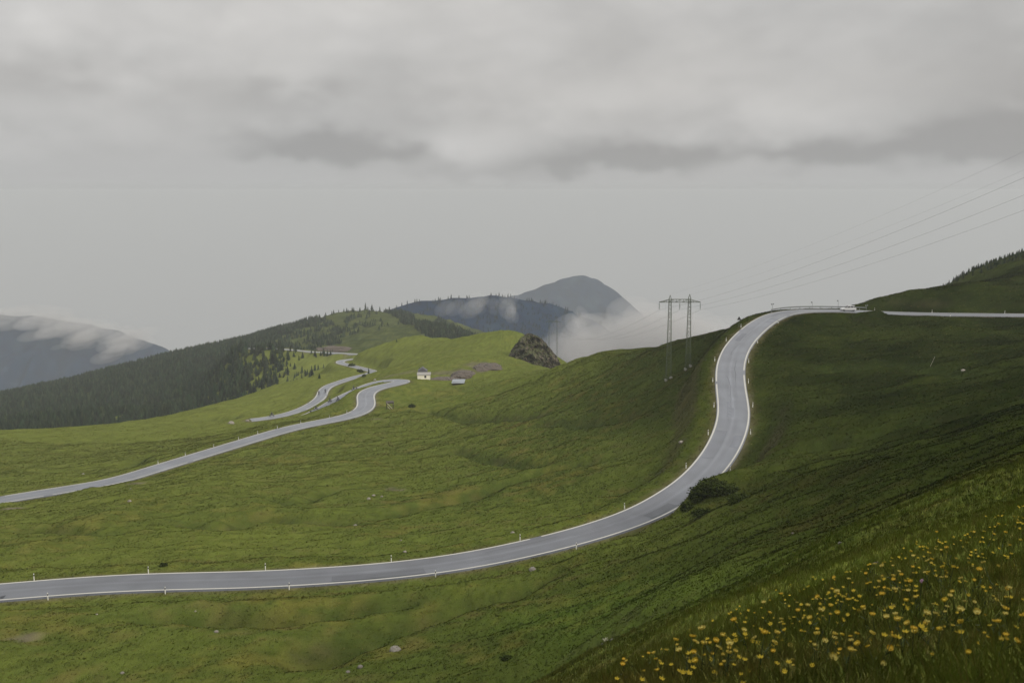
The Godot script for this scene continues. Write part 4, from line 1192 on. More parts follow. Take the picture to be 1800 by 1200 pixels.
func pylons() -> void:
	var feet := [spot(41.08, 264.57, -0.1), spot(46.58, 267.07, -0.1)]
	var arm_y := CAM_Y + -28.05
	var o := make_pylon("lattice portal pylon with two legs on the slope left of the road bend", feet, arm_y)
	var mid := Vector3(o.position.x, 0, o.position.z)
	# the next one down the line, small and grey beyond the rocky knoll
	var far := spot(28.3, 700.0, -1.0)
	var f2 := [far + Vector3(-2.75, 0, 0), far + Vector3(2.75, 0, 0)]
	f2[0].y = ground(f2[0].x, -f2[0].z) - 0.1
	f2[1].y = ground(f2[1].x, -f2[1].z) - 0.1
	var far_arm: float = CAM_Y + -87.65
	make_pylon("distant grey lattice pylon rising behind the rocky knoll", f2, far_arm)
	var names := ["left conductor", "middle conductor", "right conductor"]
	var k := 0
	for x in [-5.35, 0.0, 5.35]:
		var up := []
		for t in 41:          # up the hillside past the viewer's right shoulder
			var s := t / 40.0 * 1.62
			up.append(Vector3(mid.x + x + 24.27 * s, arm_y - 2.0 + 33.79 * s - 4.20 * 4.0 * (s / 1.62) * (1.0 - s / 1.62), mid.z + 128.20 * s))
		wire(["upper of three dark power lines climbing to the right edge", "middle of three dark power lines climbing to the right edge", "lower of three dark power lines climbing to the right edge"][k], up, 0.013)
		var down := []
		for t in 31:
			var s := t / 30.0
			down.append(Vector3(lerpf(mid.x, far.x, s) + x, lerpf(arm_y, far_arm, s) - 2.0 - 9.0 * 4.0 * s * (1.0 - s), lerpf(mid.z, far.z, s)))
		wire("power line sagging from the near pylon to the distant one, its " + names[k], down, 0.02)
		k += 1
	for x in [-2.75, 2.75]:
		var up := []
		for t in 41:
			var s := t / 40.0 * 1.62
			up.append(Vector3(mid.x + x + 24.27 * s, arm_y + 2.0 + 33.79 * s - 4.20 * 3.4 * (s / 1.62) * (1.0 - s / 1.62), mid.z + 128.20 * s))
		wire("thin earth wire from the " + ("left" if x < 0 else "right") + " spire of the near pylon, above the power lines", up, 0.006)


# ---------------------------------------------------------------- at the roadside
func guard_rail_and_signs() -> void:
	var p: Array = road_lines.main
	var from := 0
	var to := 0
	for k in p.size():
		if p[k].x > 0.0 and p[k].z >= 279.2 and from == 0: from = k
		if p[k].x >= 101.4 and to == 0: to = k
	var run := []
	for k in range(from, to):
		var s := side_of(p, k)
		var q: Vector3 = p[k] - s * (-1.0) * (ROAD_HALF.main + 0.75)
		run.append(Vector3(q.x, q.y, -q.z))
	var o := thing("guard_rail", run[0], "grey steel guard rail round the outside of the top bend", "guard rail")
	var b := MB.new()
	for k in run.size() - 1:
		var a: Vector3 = run[k] - run[0]
		var c: Vector3 = run[k + 1] - run[0]
		for y in [0.78, 0.62]:
			b.bar(a + Vector3(0, y, 0), c + Vector3(0, y, 0), 0.095, 6)
		b.bar(a + Vector3(0, 0.7, 0), c + Vector3(0, 0.7, 0), 0.05, 4)
	put("rail", b.mesh(), M.zinc, o)
	for k in range(0, run.size(), 2):
		var pb := MB.new()
		var a: Vector3 = run[k] - run[0]
		pb.box(a + Vector3(0, 0.15, 0.0), Vector3(0.12, 1.3, 0.12))
		put("post", pb.mesh(), M.zinc, o)
	# slim poles with marker plates behind the rail
	var k2 := 0
	for q in [[72.8, 284.5, -32.55, "slim pole with two small plates where the guard rail begins", 2.0], [86.1, 291.8, -32.68, "slim pole with one small plate behind the middle of the guard rail", 1.9], [94.2, 293.9, -32.97, "tall slim pole with one small plate left of the silver car", 2.4], [101.9, 292.5, -33.09, "slim pole with two small plates right of the silver car", 1.3]]:
		var at := spot(q[0], q[1])
		at.y = CAM_Y + q[2] - 0.1
		var sgn := thing("marker_pole", at, q[3], "sign post", "marker poles behind the guard rail")
		var pm := MB.new()
		var tall: float = q[4]
		pm.bar(Vector3(0, -0.6, 0), Vector3(0, tall, 0), 0.045, 6)
		put("pole", pm.mesh(), M.zinc, sgn)
		var pl := MB.new()
		pl.box(Vector3(-0.22, tall + 0.06, 0.05), Vector3(0.36, 0.36, 0.03), Basis(Vector3.BACK, 0.5))
		put("plate", pl.mesh(), M.zinc, sgn)
		if k2 != 1 and k2 != 2:
			var pl2 := MB.new()
			pl2.box(Vector3(0.24, tall + 0.12, 0.05), Vector3(0.34, 0.34, 0.03), Basis(Vector3.BACK, -0.4))
			put("plate", pl2.mesh(), M.zinc, sgn)
		k2 += 1
	# triangular warning sign seen from behind
	var w := thing("warning_sign", spot(60.0, 268.4), "dark back of a triangular warning sign beside the climbing road", "road sign")
	var pm := MB.new()
	pm.bar(Vector3(0, -0.3, 0), Vector3(0, 2.3, 0), 0.035, 6)
	put("pole", pm.mesh(), M.zinc, w)
	var pt := MB.new()
	var tri := []
	for k in 3:
		var a0 := PI / 2.0 + TAU * k / 3.0
		for c in [-0.12, 0.12]:
			tri.append(Vector3(cos(a0 + c) * 0.56, 2.15 + sin(a0 + c) * 0.56, 0.0))
	for z in [[0.06, 1], [0.035, -1]]:
		for k in range(1, 5):
			var a := Vector3(0, 0, z[0])
			if z[1] > 0: pt.tri(tri[0] + a, tri[k] + a, tri[k + 1] + a)
			else: pt.tri(tri[0] + a, tri[k + 1] + a, tri[k] + a)
	for k in 6:
		pt.quad(tri[k] + Vector3(0, 0, 0.035), tri[(k + 1) % 6] + Vector3(0, 0, 0.035), tri[(k + 1) % 6] + Vector3(0, 0, 0.06), tri[k] + Vector3(0, 0, 0.06))
	put("plate", pt.mesh(), M.black, w)

func marker_posts() -> void:
	# white plastic edge posts: a leaning-topped white shaft with a black band
	var proto: Node3D = null
	for q in [[-65.5, 134.1, -1.43, "white marker post on the far edge of the main road, first from the left"], [-50.6, 136.3, -1.45, "white marker post on the far edge of the main road, second from the left"], [-34.7, 137.9, -1.46, "white marker post on the far edge of the main road, third from the left"], [-17.3, 140.6, -1.35, "white marker post on the far edge of the main road, fourth from the left"], [1.2, 147.8, -1.07, "white marker post on the far edge of the main road, fifth from the left"], [18.2, 159.8, -0.79, "white marker post on the far edge of the main road, sixth from the left"], [31.0, 177.2, -0.50, "white marker post on the far edge of the main road, seventh from the left"], [37.9, 193.0, -0.33, "white marker post on the far edge of the main road, eighth from the left"], [41.8, 207.7, -0.18, "white marker post on the far edge of the main road, ninth from the left"], [44.5, 223.2, -0.18, "white marker post on the far edge of the main road, tenth from the left"], [47.8, 238.1, -0.28, "white marker post on the far edge of the main road, eleventh from the left"], [53.8, 254.4, -0.42, "white marker post on the far edge of the main road, twelfth from the left"], [60.3, 267.1, -0.52, "white marker post on the far edge of the main road, thirteenth from the left"], [-60.4, 127.0, -1.41, "white black-banded marker post on the near edge of the main road, first from the left"], [-45.8, 129.0, -1.47, "white black-banded marker post on the near edge of the main road, second from the left"], [-29.8, 130.7, -1.44, "white black-banded marker post on the near edge of the main road, third from the left"], [-10.5, 134.4, -1.28, "white black-banded marker post on the near edge of the main road, fourth from the left"], [9.4, 143.5, -1.03, "white black-banded marker post on the near edge of the main road, fifth from the left"], [26.6, 157.3, -0.72, "white black-banded marker post on the near edge of the main road, sixth from the left"], [38.3, 174.4, -0.49, "white black-banded marker post on the near edge of the main road, seventh from the left"], [45.9, 192.3, -0.32, "white black-banded marker post on the near edge of the main road, eighth from the left"], [49.7, 207.2, -0.17, "white black-banded marker post on the near edge of the main road, ninth from the left"], [52.1, 221.8, -0.18, "white black-banded marker post on the near edge of the main road, tenth from the left"], [55.3, 235.9, -0.28, "white black-banded marker post on the near edge of the main road, eleventh from the left"], [60.9, 251.2, -0.42, "white black-banded marker post on the near edge of the main road, twelfth from the left"], [70.5, 269.0, -0.58, "white black-banded marker post on the near edge of the main road, thirteenth from the left"], [-97.8, 275.0, -0.48, "small white marker post on the far edge of the lower road, first from the left"], [-93.1, 283.9, -0.49, "small white marker post on the far edge of the lower road, second from the left"], [-87.8, 293.6, -0.51, "small white marker post on the far edge of the lower road, third from the left"], [-82.8, 302.3, -0.52, "small white marker post on the far edge of the lower road, fourth from the left"], [-78.7, 309.3, -0.55, "small white marker post on the far edge of the lower road, fifth from the left"], [-74.2, 316.2, -0.62, "small white marker post on the far edge of the lower road, sixth from the left"], [-68.3, 323.5, -0.73, "small white marker post on the far edge of the lower road, seventh from the left"], [-60.4, 331.5, -0.80, "small white marker post on the far edge of the lower road, eighth from the left"], [-55.6, 337.5, -0.48, "small white marker post on the far edge of the lower road, ninth from the left"], [103.7, 290.8, -2.07, "white marker post on the level road at the right, first from the bend"], [102.3, 282.5, -2.13, "white marker post on the level road at the right, second from the bend"], [117.3, 283.9, -1.91, "white marker post on the level road at the right, third from the bend"], [118.7, 275.2, -1.86, "white marker post on the level road at the right, fourth from the bend"], [135.2, 278.9, -1.82, "white marker post on the level road at the right, fifth from the bend"]]:
		var at := spot(q[0], q[1], -0.12)
		var turn: float = q[2]
		if proto == null:
			proto = thing("marker_post", at, q[3], "road post", "white marker posts along the roads", turn)
			var b := MB.new()
			b.loft([_ring(0.0, 0.095, 0.07), _ring(0.76, 0.085, 0.06)])
			put("shaft", b.mesh(), M.white, proto)
			var c := MB.new()
			c.loft([_ring(0.76, 0.087, 0.062), _ring(0.98, 0.082, 0.056)])
			put("black_band", c.mesh(), M.black, proto)
			var e := MB.new()
			e.loft([_ring(0.98, 0.085, 0.06), _ring(1.1, 0.07, 0.045)])
			put("cap", e.mesh(), M.white, proto)
			var f := MB.new()
			f.box(Vector3(0, 0.87, 0.064), Vector3(0.06, 0.15, 0.012))
			put("reflector", f.mesh(), M.white, proto)
		else:
			var o := dup(proto, "marker_post", at, turn, q[3])
			o.rotation.z = rng.randf_range(-0.05, 0.05)

func _ring(y: float, rx: float, rz: float) -> Array:
	var out := []
	for k in 8:
		var w := TAU * k / 8.0
		out.append(Vector3(cos(w) * rx, y, -sin(w) * rz))
	return out


# ---------------------------------------------------------------- hut, banks and odds and ends
func hamlet() -> void:
	# white hut
	var at := spot(-35.3, 403.8, -0.2)
	var o := thing("hut", at, "small white-walled hut with a grey roof beside the hairpin", "hut", "", 0.06)
	var w := 5.0
	var dp := 4.4
	var ht := 2.3
	var b := MB.new()
	b.box(Vector3(-1.15, ht / 2, dp / 2), Vector3(2.7, ht, 0.25))
	b.box(Vector3(1.75, ht / 2, dp / 2), Vector3(1.5, ht, 0.25))
	b.box(Vector3(0.6, 0.55, dp / 2), Vector3(0.8, 1.1, 0.25))
	b.box(Vector3(0.6, ht - 0.1, dp / 2), Vector3(0.8, 0.2, 0.25))
	b.box(Vector3(-w / 2 + 0.125, ht / 2, -0.1), Vector3(0.25, ht, dp - 0.5))
	b.box(Vector3(w / 2 - 0.125, ht / 2, -0.1), Vector3(0.25, ht, dp - 0.5))
	b.box(Vector3(0, ht / 2, -dp / 2), Vector3(w, ht, 0.25))
	var wall := put("wall", b.mesh(), mat(Color(0.8, 0.77, 0.66), 0.9), o)
	var wi := MB.new()
	wi.box(Vector3(0.6, 1.6, dp / 2 - 0.06), Vector3(0.78, 1.0, 0.04))
	var win := put("window", wi.mesh(), mat(Color(0.03, 0.035, 0.04), 0.2), o)
	var fr := MB.new()
	fr.box(Vector3(0.6, 1.6, dp / 2 - 0.02), Vector3(0.06, 1.0, 0.05))
	fr.box(Vector3(0.6, 1.6, dp / 2 - 0.018), Vector3(0.78, 0.05, 0.05))
	put("frame", fr.mesh(), M.wood, win)
	var rf := MB.new()
	rf.box(Vector3(0, ht + 0.12, 0), Vector3(w + 0.5, 0.22, dp + 0.5), Basis(Vector3.RIGHT, 0.06))
	put("roof", rf.mesh(), mat(Color(0.3, 0.29, 0.27), 0.9), o)
	var dr := MB.new()
	dr.box(Vector3(-w / 2 - 0.02, 1.0, 0.4), Vector3(0.06, 2.0, 0.95))
	put("door", dr.mesh(), M.wood, o)
	# grey stone annexe with a pitched roof behind it
	var sh := thing("stone_shed", spot(-36.3, 409.8, -0.2), "dark grey gabled stone shed rising behind the white hut", "shed", "", 0.1)
	var sb := MB.new()
	sb.box(Vector3(0, 1.5, 0), Vector3(3.4, 3.4, 3.6))
	put("wall", sb.mesh(), mat(Color(0.13, 0.13, 0.135), 0.95), sh)
	var sr := MB.new()
	sr.loft([[Vector3(-2.0, 3.1, 2.0), Vector3(2.0, 3.1, 2.0), Vector3(2.0, 3.25, 2.0), Vector3(0, 4.7, 2.0), Vector3(-2.0, 3.25, 2.0)], [Vector3(-2.0, 3.1, -2.0), Vector3(2.0, 3.1, -2.0), Vector3(2.0, 3.25, -2.0), Vector3(0, 4.7, -2.0), Vector3(-2.0, 3.25, -2.0)]])
	put("roof", sr.mesh(), mat(Color(0.1, 0.1, 0.11), 0.9), sh)
	# pale metal roof let into a hollow
	var tk := thing("shelter", spot(-20.7, 389.7, -0.1), "low shelter with a pale blue-grey sloping roof in a hollow", "shelter", "", -0.12)
	var tb := MB.new()
	tb.box(Vector3(0, 0.55, 0), Vector3(4.4, 1.3, 2.4))
	put("wall", tb.mesh(), M.wood, tk)
	var tr := MB.new()
	tr.box(Vector3(0.0, 1.42, 0.2), Vector3(5.0, 0.12, 3.2), Basis(Vector3.RIGHT, 0.33) * Basis(Vector3.BACK, 0.03))
	put("roof", tr.mesh(), mat(Color(0.27, 0.3, 0.33), 0.7), tk)
	# timber rack with a leaning pale pole
	var fr2 := thing("timber_rack", spot(-41.7, 342.7, -0.1), "dark timber rack with a pale leaning pole right of the S-bend", "rack", "", 0.2)
	var tp := MB.new()
	tp.box(Vector3(0, 2.35, 0), Vector3(2.6, 0.5, 1.5), Basis(Vector3.RIGHT, 0.2))
	put("roof_board", tp.mesh(), M.wood, fr2)
	for x in [-1.1, 1.1]:
		for z in [-0.6, 0.6]:
			var lb := MB.new()
			lb.bar(Vector3(x, -0.4, z), Vector3(x, 2.3, z), 0.09, 6)
			put("leg", lb.mesh(), M.wood, fr2)
	var lp := MB.new()
	lp.bar(Vector3(-1.2, 2.4, 0.9), Vector3(1.5, -0.6, 1.4), 0.1, 6)
	put("leaning_pole", lp.mesh(), M.pale_wood, fr2)
	var lp2 := MB.new()
	lp2.bar(Vector3(-0.9, 1.2, 0.95), Vector3(0.3, -0.4, 1.3), 0.08, 6)
	put("leaning_pole", lp2.mesh(), M.pale_wood, fr2)
	# heaps of scree
	for r in [[-10.2, 431.0, 6.9, 2.6, 9.0, "brown scree heap below the rocky knoll"], [-19.9, 415.1, 5.1, 2.1, 7.0, "grey scree heap to the right of the hut"], [-27.6, 407.8, 6.8, 1.4, 5.0, "low brown bank of scree just right of the hut"], [-144.3, 822.6, 17.4, 4.6, 6.0, "dark grey scree bank at the cut road on the wooded hill"]]:
		var at2 := spot(r[0], r[1], -0.4)
		var hp := thing("scree_heap", at2, r[5], "scree heap")
		var hb := MB.new()
		hb.col = Color(0.17, 0.145, 0.12)
		blob(hb, Vector3.ZERO, Vector3(r[2], r[3], r[4]), int(r[0] * 7.0), 0.16, 26, 14)
		put("earth", hb.mesh(), M.rock, hp)
		var sb2 := MB.new()
		for k in 160:
			var a := rng.randf() * TAU
			var q := sqrt(rng.randf())
			var v := rng.randf_range(0.13, 0.32)
			sb2.col = Color(v, v * 0.93, v * 0.84)
			var sz := rng.randf_range(0.15, 0.5)
			var y: float = r[3] * sqrt(maxf(0.0, 1.0 - q * q))
			sb2.box(Vector3(cos(a) * q * r[2], y * 0.97, sin(a) * q * r[4]), Vector3(sz, sz * 0.7, sz), Basis.from_euler(Vector3(rng.randf() * 3, rng.randf() * 3, 0)))
		var sm2 := put("rubble", sb2.mesh(), M.rock, hp)
		sm2.set_meta("kind", "stuff")
	# the rock that crowns the green knoll
	rock_face()
	# a pale stick on the right-hand slope
	var sk := thing("pole", spot(90.6, 217.5), "thin pale pole leaning on the dark right-hand slope", "pole")
	var skb := MB.new()
	skb.bar(Vector3(-0.45, -0.1, 0), Vector3(0.45, 2.1, 0), 0.035, 6)
	put("shaft", skb.mesh(), M.pale_wood, sk)

func blob(b: MB, at: Vector3, size: Vector3, s: int, rough: float, nu := 12, nv := 8, whole := false) -> void:
	var nz := FastNoiseLite.new()
	noise(nz, s, 0.9, 3)
	nz.noise_type = FastNoiseLite.TYPE_CELLULAR if rough > 0.2 else FastNoiseLite.TYPE_SIMPLEX_SMOOTH
	var g := []
	for j in nv + 1:
		var el := lerpf(-0.5 * PI if whole else -0.25 * PI, 0.5 * PI, float(j) / nv)
		var rowv := []
		for k in nu:
			var az := TAU * k / nu
			var dir := Vector3(cos(az) * cos(el), sin(el), sin(az) * cos(el))
			rowv.append(at + dir * size * (1.0 + rough * 1.6 * nz.get_noise_3dv(dir * 1.7)))
		g.append(rowv)
	for j in nv:
		for k in nu:
			b.quad(g[j][k], g[j + 1][k], g[j + 1][(k + 1) % nu], g[j][(k + 1) % nu])

func rock_face() -> void:
	# craggy outcrop: steep bedded rock towards us, turf on its left shoulder
	var at := spot(9.4, 478.4, 0.0)
	var o := thing("rock_outcrop", at, "craggy grey-brown rock outcrop at the right end of the green knoll", "rock")
	var nz := FastNoiseLite.new()
	noise(nz, 55, 0.16, 5)
	var nz2 := FastNoiseLite.new()
	noise(nz2, 56, 0.5, 3)
	var b := MB.new()
	var prof := pairs([-13.74, -3.99, -12.39, -0.16, -10.24, 4.20, -7.28, 8.82, -4.60, 11.80, -1.38, 13.43, 3.45, 11.80, 6.69, 8.55, 9.93, 4.74, 12.65, 0.93, 14.84, -3.99, 16.49, -8.09])          # skyline: across, height
	var line := smooth_line(prof, 0.5)
	var nj := 46
	var p := []
	for k in line.size():
		var c := []
		for j in range(-14, nj):
			var t := float(j) / nj
			var top: Vector2 = line[k]
			var y: float = top.y - (absf(t) * 18.0 if t >= 0 else absf(t) * 22.0)
			var z := (t * 11.0 + 2.4 * sin(y * 0.5 + top.x * 0.45 + nz.get_noise_2d(top.x, y) * 3.0) * 0.5) if t >= 0 else t * 26.0
			z += (nz.get_noise_2d(top.x * 2.0 - y * 1.1, y * 1.6) * 3.4 + nz2.get_noise_2d(top.x, y) * 1.2) * sm(0.0, 0.12, absf(t))
			c.append(Vector3(top.x + nz2.get_noise_2d(y, z) * 0.8, y + nz2.get_noise_2d(top.x * 2.0, z * 2.0) * 0.5, z))
		p.append(c)
	var w := nj + 14
	var tb := MB.new()
	for k in p.size() - 1:
		for j in w - 1:
			var a: Vector3 = p[k][j]
			var nn: Vector3 = (p[k][j + 1] - a).cross(p[k + 1][j] - a).normalized()
			var turfy := nn.y + 0.5 * nz.get_noise_2d(a.x * 1.3 + 40.0, a.y * 1.3) - 0.02 * a.x > 0.27
			var v := 0.85 + 0.9 * nz2.get_noise_2d(a.x * 1.2 + a.y, a.y * 1.4)
			var col := Color(0.2, 0.175, 0.135) * v if not turfy else Color(0.075, 0.085, 0.03) * (0.8 + 0.5 * v)
			b.col = Color(col.r, col.g, col.b)
			b.quad(a, p[k][j + 1], p[k + 1][j + 1], p[k + 1][j])
	put("cliff", b.mesh(), M.rock, o)
	for r in [[9.6, -5.5, 1.6], [11.0, -8.0, 1.9], [12.6, -9.5, 1.4]]:
		var sb := MB.new()
		sb.col = Color(0.1, 0.09, 0.08)
		blob(sb, Vector3(r[0], r[1], 1.0), Vector3(r[2] * 0.8, r[2] * 1.3, r[2] * 0.8), 70 + int(r[0]), 0.3, 10, 8, true)
		put("pinnacle", sb.mesh(), M.rock, o)

func stones() -> void:
	var k := 0
	for r in [[-12.5, 103.5, 1.55, 0.36, "largest grey boulder, lying alone low in the centre of the pasture"], [-28.7, 180.4, 1.20, 0.42, "pale grey boulder at the end of the dark runnel"], [-29.5, 203.9, 1.02, 0.45, "whitish stone left of a pair above the dark runnel"], [-28.9, 206.9, 1.03, 0.40, "flat grey stone right of a pair above the dark runnel"], [-27.1, 206.0, 0.69, 0.40, "small stone just right of the pair above the runnel"], [-16.4, 150.4, 0.75, 0.42, "pale stone above the main road between two marker posts"], [-17.8, 157.7, 0.44, 0.40, "tiny stone just above the pale one by the main road"], [32.8, 193.6, 1.29, 0.42, "pale stone in a bare scar left of the steep road bend"], [9.8, 26.3, 0.39, 0.20, "brown boulder at the upper edge of the flowery slope"], [26.0, 91.3, 0.35, 0.30, "small grey stone on the dark slope right of the shrubby spur"], [16.2, 48.6, 0.25, 0.40, "tiny pale stone on the dark slope above the flowers"], [33.1, 75.3, 0.29, 0.50, "whitish stone alone high on the dark right slope"], [92.0, 205.6, 1.14, 0.50, "whitish flat stone below the level road at the right"], [-49.9, 117.0, 0.33, 0.50, "small white stone in the runnel below the left end of the road"], [-39.0, 120.0, 0.33, 0.45, "small white stone just below the road at the left"], [-15.6, 99.3, 0.72, 0.30, "grey stone near the lower edge, right of a flatter one"], [-16.7, 98.3, 0.60, 0.30, "flat grey stone near the lower edge"], [-33.5, 110.0, 0.67, 0.35, "pale stone half sunk in the lower left pasture"], [-40.3, 99.8, 0.55, 0.33, "greyish stone at the lower left edge"], [0.1, 153.8, 0.85, 0.42, "pale stone beside a marker post above the main road"], [2.8, 133.9, 1.26, 0.30, "flat grey stone on the verge below the main road"], [8.1, 78.3, 0.57, 0.30, "grey stone right of a pair in the bright grass strip"], [7.5, 80.1, 0.44, 0.28, "brownish stone left of a pair in the bright grass strip"], [4.2, 27.3, 0.25, 0.28, "reddish grey stone beside a dry stalk near the flowers"], [-117.9, 273.1, 1.06, 0.50, "white stone in the pasture above the lower road"], [-88.8, 230.9, 0.90, 0.45, "pale stone in the bare patch under the lower road"], [-80.3, 207.7, 1.04, 0.42, "grey stone below the bare patch under the lower road"], [-106.5, 379.7, 2.95, 0.42, "pale slab on the path end in the far pasture"], [-103.0, 390.0, 1.95, 0.40, "pale slab right of the path end in the far pasture"], [40.7, 183.1, 0.41, 0.40, "small stone at the inside of the bend"], [-58.4, 429.1, 1.67, 0.50, "whitish boulder on the verge above the hairpin"], [-55.3, 420.3, 1.87, 0.12, "dark boulder right of the whitish one above the hairpin"], [-14.0, 110.0, 0.37, 0.40, "small pale stone in the lower central runnel"]]:       # [x, d, width, grey, label]
		var b := MB.new()
		var g: float = r[3]
		b.col = Color(g, g * 0.95, g * 0.86)
		var w: float = r[2]
		blob(b, Vector3.ZERO, Vector3(w * 0.5, w * rng.randf_range(0.26, 0.42), w * rng.randf_range(0.35, 0.5)), 400 + k, 0.26, 11, 7, true)
		var o := put("stone", b.mesh(), M.rock)
		o.position = spot(r[0], r[1], w * 0.08)
		o.rotation.y = rng.randf() * TAU * 0.1
		tag(o, r[4], "stone", "stones lying in the pasture")
		k += 1

func shrubs() -> void:
	var base: Node3D = null
	for r in [[-49.5, 139.3, 1.08, 0.68, "small brown shrub beside a marker post above the main road"], [29.1, 143.9, 4.56, 1.85, "largest dark shrub, domed, hiding the road edge at the bend"], [27.0, 143.9, 2.88, 2.11, "dense dark shrub left of the domed one at the road bend"], [25.3, 142.6, 1.90, 1.39, "lowest dark shrub at the foot of the thicket by the bend"], [31.4, 142.4, 2.77, 1.04, "low spreading shrub right of the domed one at the bend"], [29.7, 129.1, 3.44, 0.87, "flat dark shrub below the thicket at the road bend"], [25.7, 133.1, 2.96, 0.98, "dark shrub in front of the thicket at the road bend"], [-89.3, 562.4, 4.37, 1.72, "low shrub left of a pair along the upper hairpin"], [-79.5, 526.2, 4.09, 1.61, "low shrub right of a pair along the upper hairpin"], [-68.5, 466.7, 2.07, 1.14, "tiny shrub beside the lone spruce at the upper road"], [-0.5, 91.8, 1.22, 0.45, "dark shrub clump low in the centre of the pasture"], [-34.0, 341.3, 2.65, 1.04, "small dark shrub right of the timber rack"]]:        # [x, d, width, height, label]
		var o := thing("shrub", spot(r[0], r[1], -0.1), r[4], "shrub", "low shrubs on the pasture", rng.randf() * TAU)
		var st := MB.new()
		for k in 5:
			var w := rng.randf() * TAU
			st.bar(Vector3.ZERO, Vector3(cos(w) * r[2] * 0.3, r[3] * 0.7, sin(w) * r[2] * 0.3), 0.03, 4, 0.012)
		put("stem", st.mesh(), M.bark, o)
		var b := MB.new()
		var many := int(clampf(r[2] * r[3] * 420.0, 140.0, 4500.0))
		for k in many:
			var dir := Vector3(rng.randf_range(-1, 1), rng.randf_range(-0.1, 1), rng.randf_range(-1, 1)).normalized()
			var q := dir * pow(rng.randf(), 0.4) * (1.0 + 0.45 * n_fine.get_noise_3dv(dir * 9.0 + Vector3(r[0], 0, 0)))
			var c := Vector3(q.x * r[2] * 0.5, maxf(q.y, 0.02) * r[3], q.z * r[2] * 0.5)
			var v := rng.randf_range(0.6, 1.4)
			b.col = Color(0.045 * v, 0.06 * v, 0.017 * v)
			var s := rng.randf_range(0.09, 0.22)
			var t := Basis.from_euler(Vector3(rng.randf_range(-1.2, 1.2), rng.randf() * TAU, rng.randf_range(-0.6, 0.6)))
			b.tri(c + t * Vector3(-s, 0, 0), c + t * Vector3(s, 0, 0.3 * s), c + t * Vector3(0, s * 0.5, s))
		put("foliage", b.mesh(), M.leaf, o)


# ---------------------------------------------------------------- vehicles
func section(x: float, y0: float, y1: float, w0: float, w1: float) -> Array:
	var h := y1 - y0
	var k := [[-w0 * 0.9, y0], [w0 * 0.9, y0], [w0, y0 + h * 0.22], [(w0 * 0.5 + w1 * 0.5) * 1.02, y0 + h * 0.6], [w1, y1 - h * 0.1], [w1 * 0.86, y1], [-w1 * 0.86, y1], [-w1, y1 - h * 0.1], [-(w0 * 0.5 + w1 * 0.5) * 1.02, y0 + h * 0.6], [-w0, y0 + h * 0.22]]
	var out := []
	for p in k: out.append(Vector3(x, p[1], p[0]))
	return out

func make_car(at: Vector3, turn: float, label: String, paint: StandardMaterial3D) -> Node3D:       # nose towards -x
	var o := thing("car", at, label, "car", "", turn)
	var b := MB.new()
	b.loft([section(-2.12, 0.38, 0.66, 0.62, 0.58), section(-2.02, 0.28, 0.78, 0.78, 0.72), section(-1.5, 0.25, 0.9, 0.88, 0.8), section(-0.85, 0.25, 0.98, 0.89, 0.83), section(0.4, 0.25, 1.0, 0.9, 0.85), section(1.5, 0.27, 1.02, 0.89, 0.84), section(2.0, 0.32, 0.98, 0.82, 0.78), section(2.1, 0.42, 0.9, 0.7, 0.7)])
	put("body", b.mesh(), paint, o)
	var r := MB.new()
	r.loft([section(-0.1, 1.42, 1.5, 0.6, 0.58), section(0.5, 1.45, 1.56, 0.64, 0.6), section(1.3, 1.45, 1.55, 0.62, 0.58), section(1.75, 1.4, 1.48, 0.58, 0.54)])
	put("roof", r.mesh(), paint, o)
	var g := MB.new()
	g.loft([section(-0.95, 0.96, 1.0, 0.76, 0.74), section(-0.5, 0.97, 1.24, 0.78, 0.68), section(-0.08, 0.97, 1.45, 0.79, 0.6), section(1.6, 0.98, 1.45, 0.78, 0.58), section(2.0, 0.96, 1.0, 0.74, 0.7)])
	put("window", g.mesh(), mat(Color(0.015, 0.018, 0.022), 0.55), o)
	for s in [-1.0, 1.0]:
		for x in [[-0.62, 0.02], [0.55, 0.5], [1.35, 1.5]]:
			var pb := MB.new()
			pb.bar(Vector3(x[0] - 0.1, 0.97, s * 0.8), Vector3(x[1] - 0.05, 1.47, s * 0.61), 0.05, 4)
			put("pillar", pb.mesh(), paint, o)
		for x in [-1.32, 1.32]:
			var t := MB.new()
			t.ring(Vector3(x, 0.33, s * 0.8), Vector3(0, 0, s), 0.24, 0.09, 18, 8)
			var tyre := put("wheel", t.mesh(), M.black, o)
			var rm := MB.new()
			rm.bar(Vector3(x, 0.33, s * 0.74), Vector3(x, 0.33, s * 0.87), 0.19, 12, 0.16)
			put("rim", rm.mesh(), M.zinc, tyre)
		var hl := MB.new()
		hl.box(Vector3(-2.03, 0.68, s * 0.56), Vector3(0.14, 0.13, 0.3), Basis(Vector3.UP, s * 0.35))
		put("headlight", hl.mesh(), mat(Color(0.6, 0.62, 0.62), 0.2), o)
		var tl := MB.new()
		tl.box(Vector3(2.05, 0.82, s * 0.6), Vector3(0.12, 0.2, 0.2))
		put("tail_light", tl.mesh(), mat(Color(0.25, 0.02, 0.02), 0.3), o)
		var mr := MB.new()
		mr.box(Vector3(-0.55, 1.02, s * 0.95), Vector3(0.1, 0.13, 0.2))
		put("mirror", mr.mesh(), paint, o)
	return o

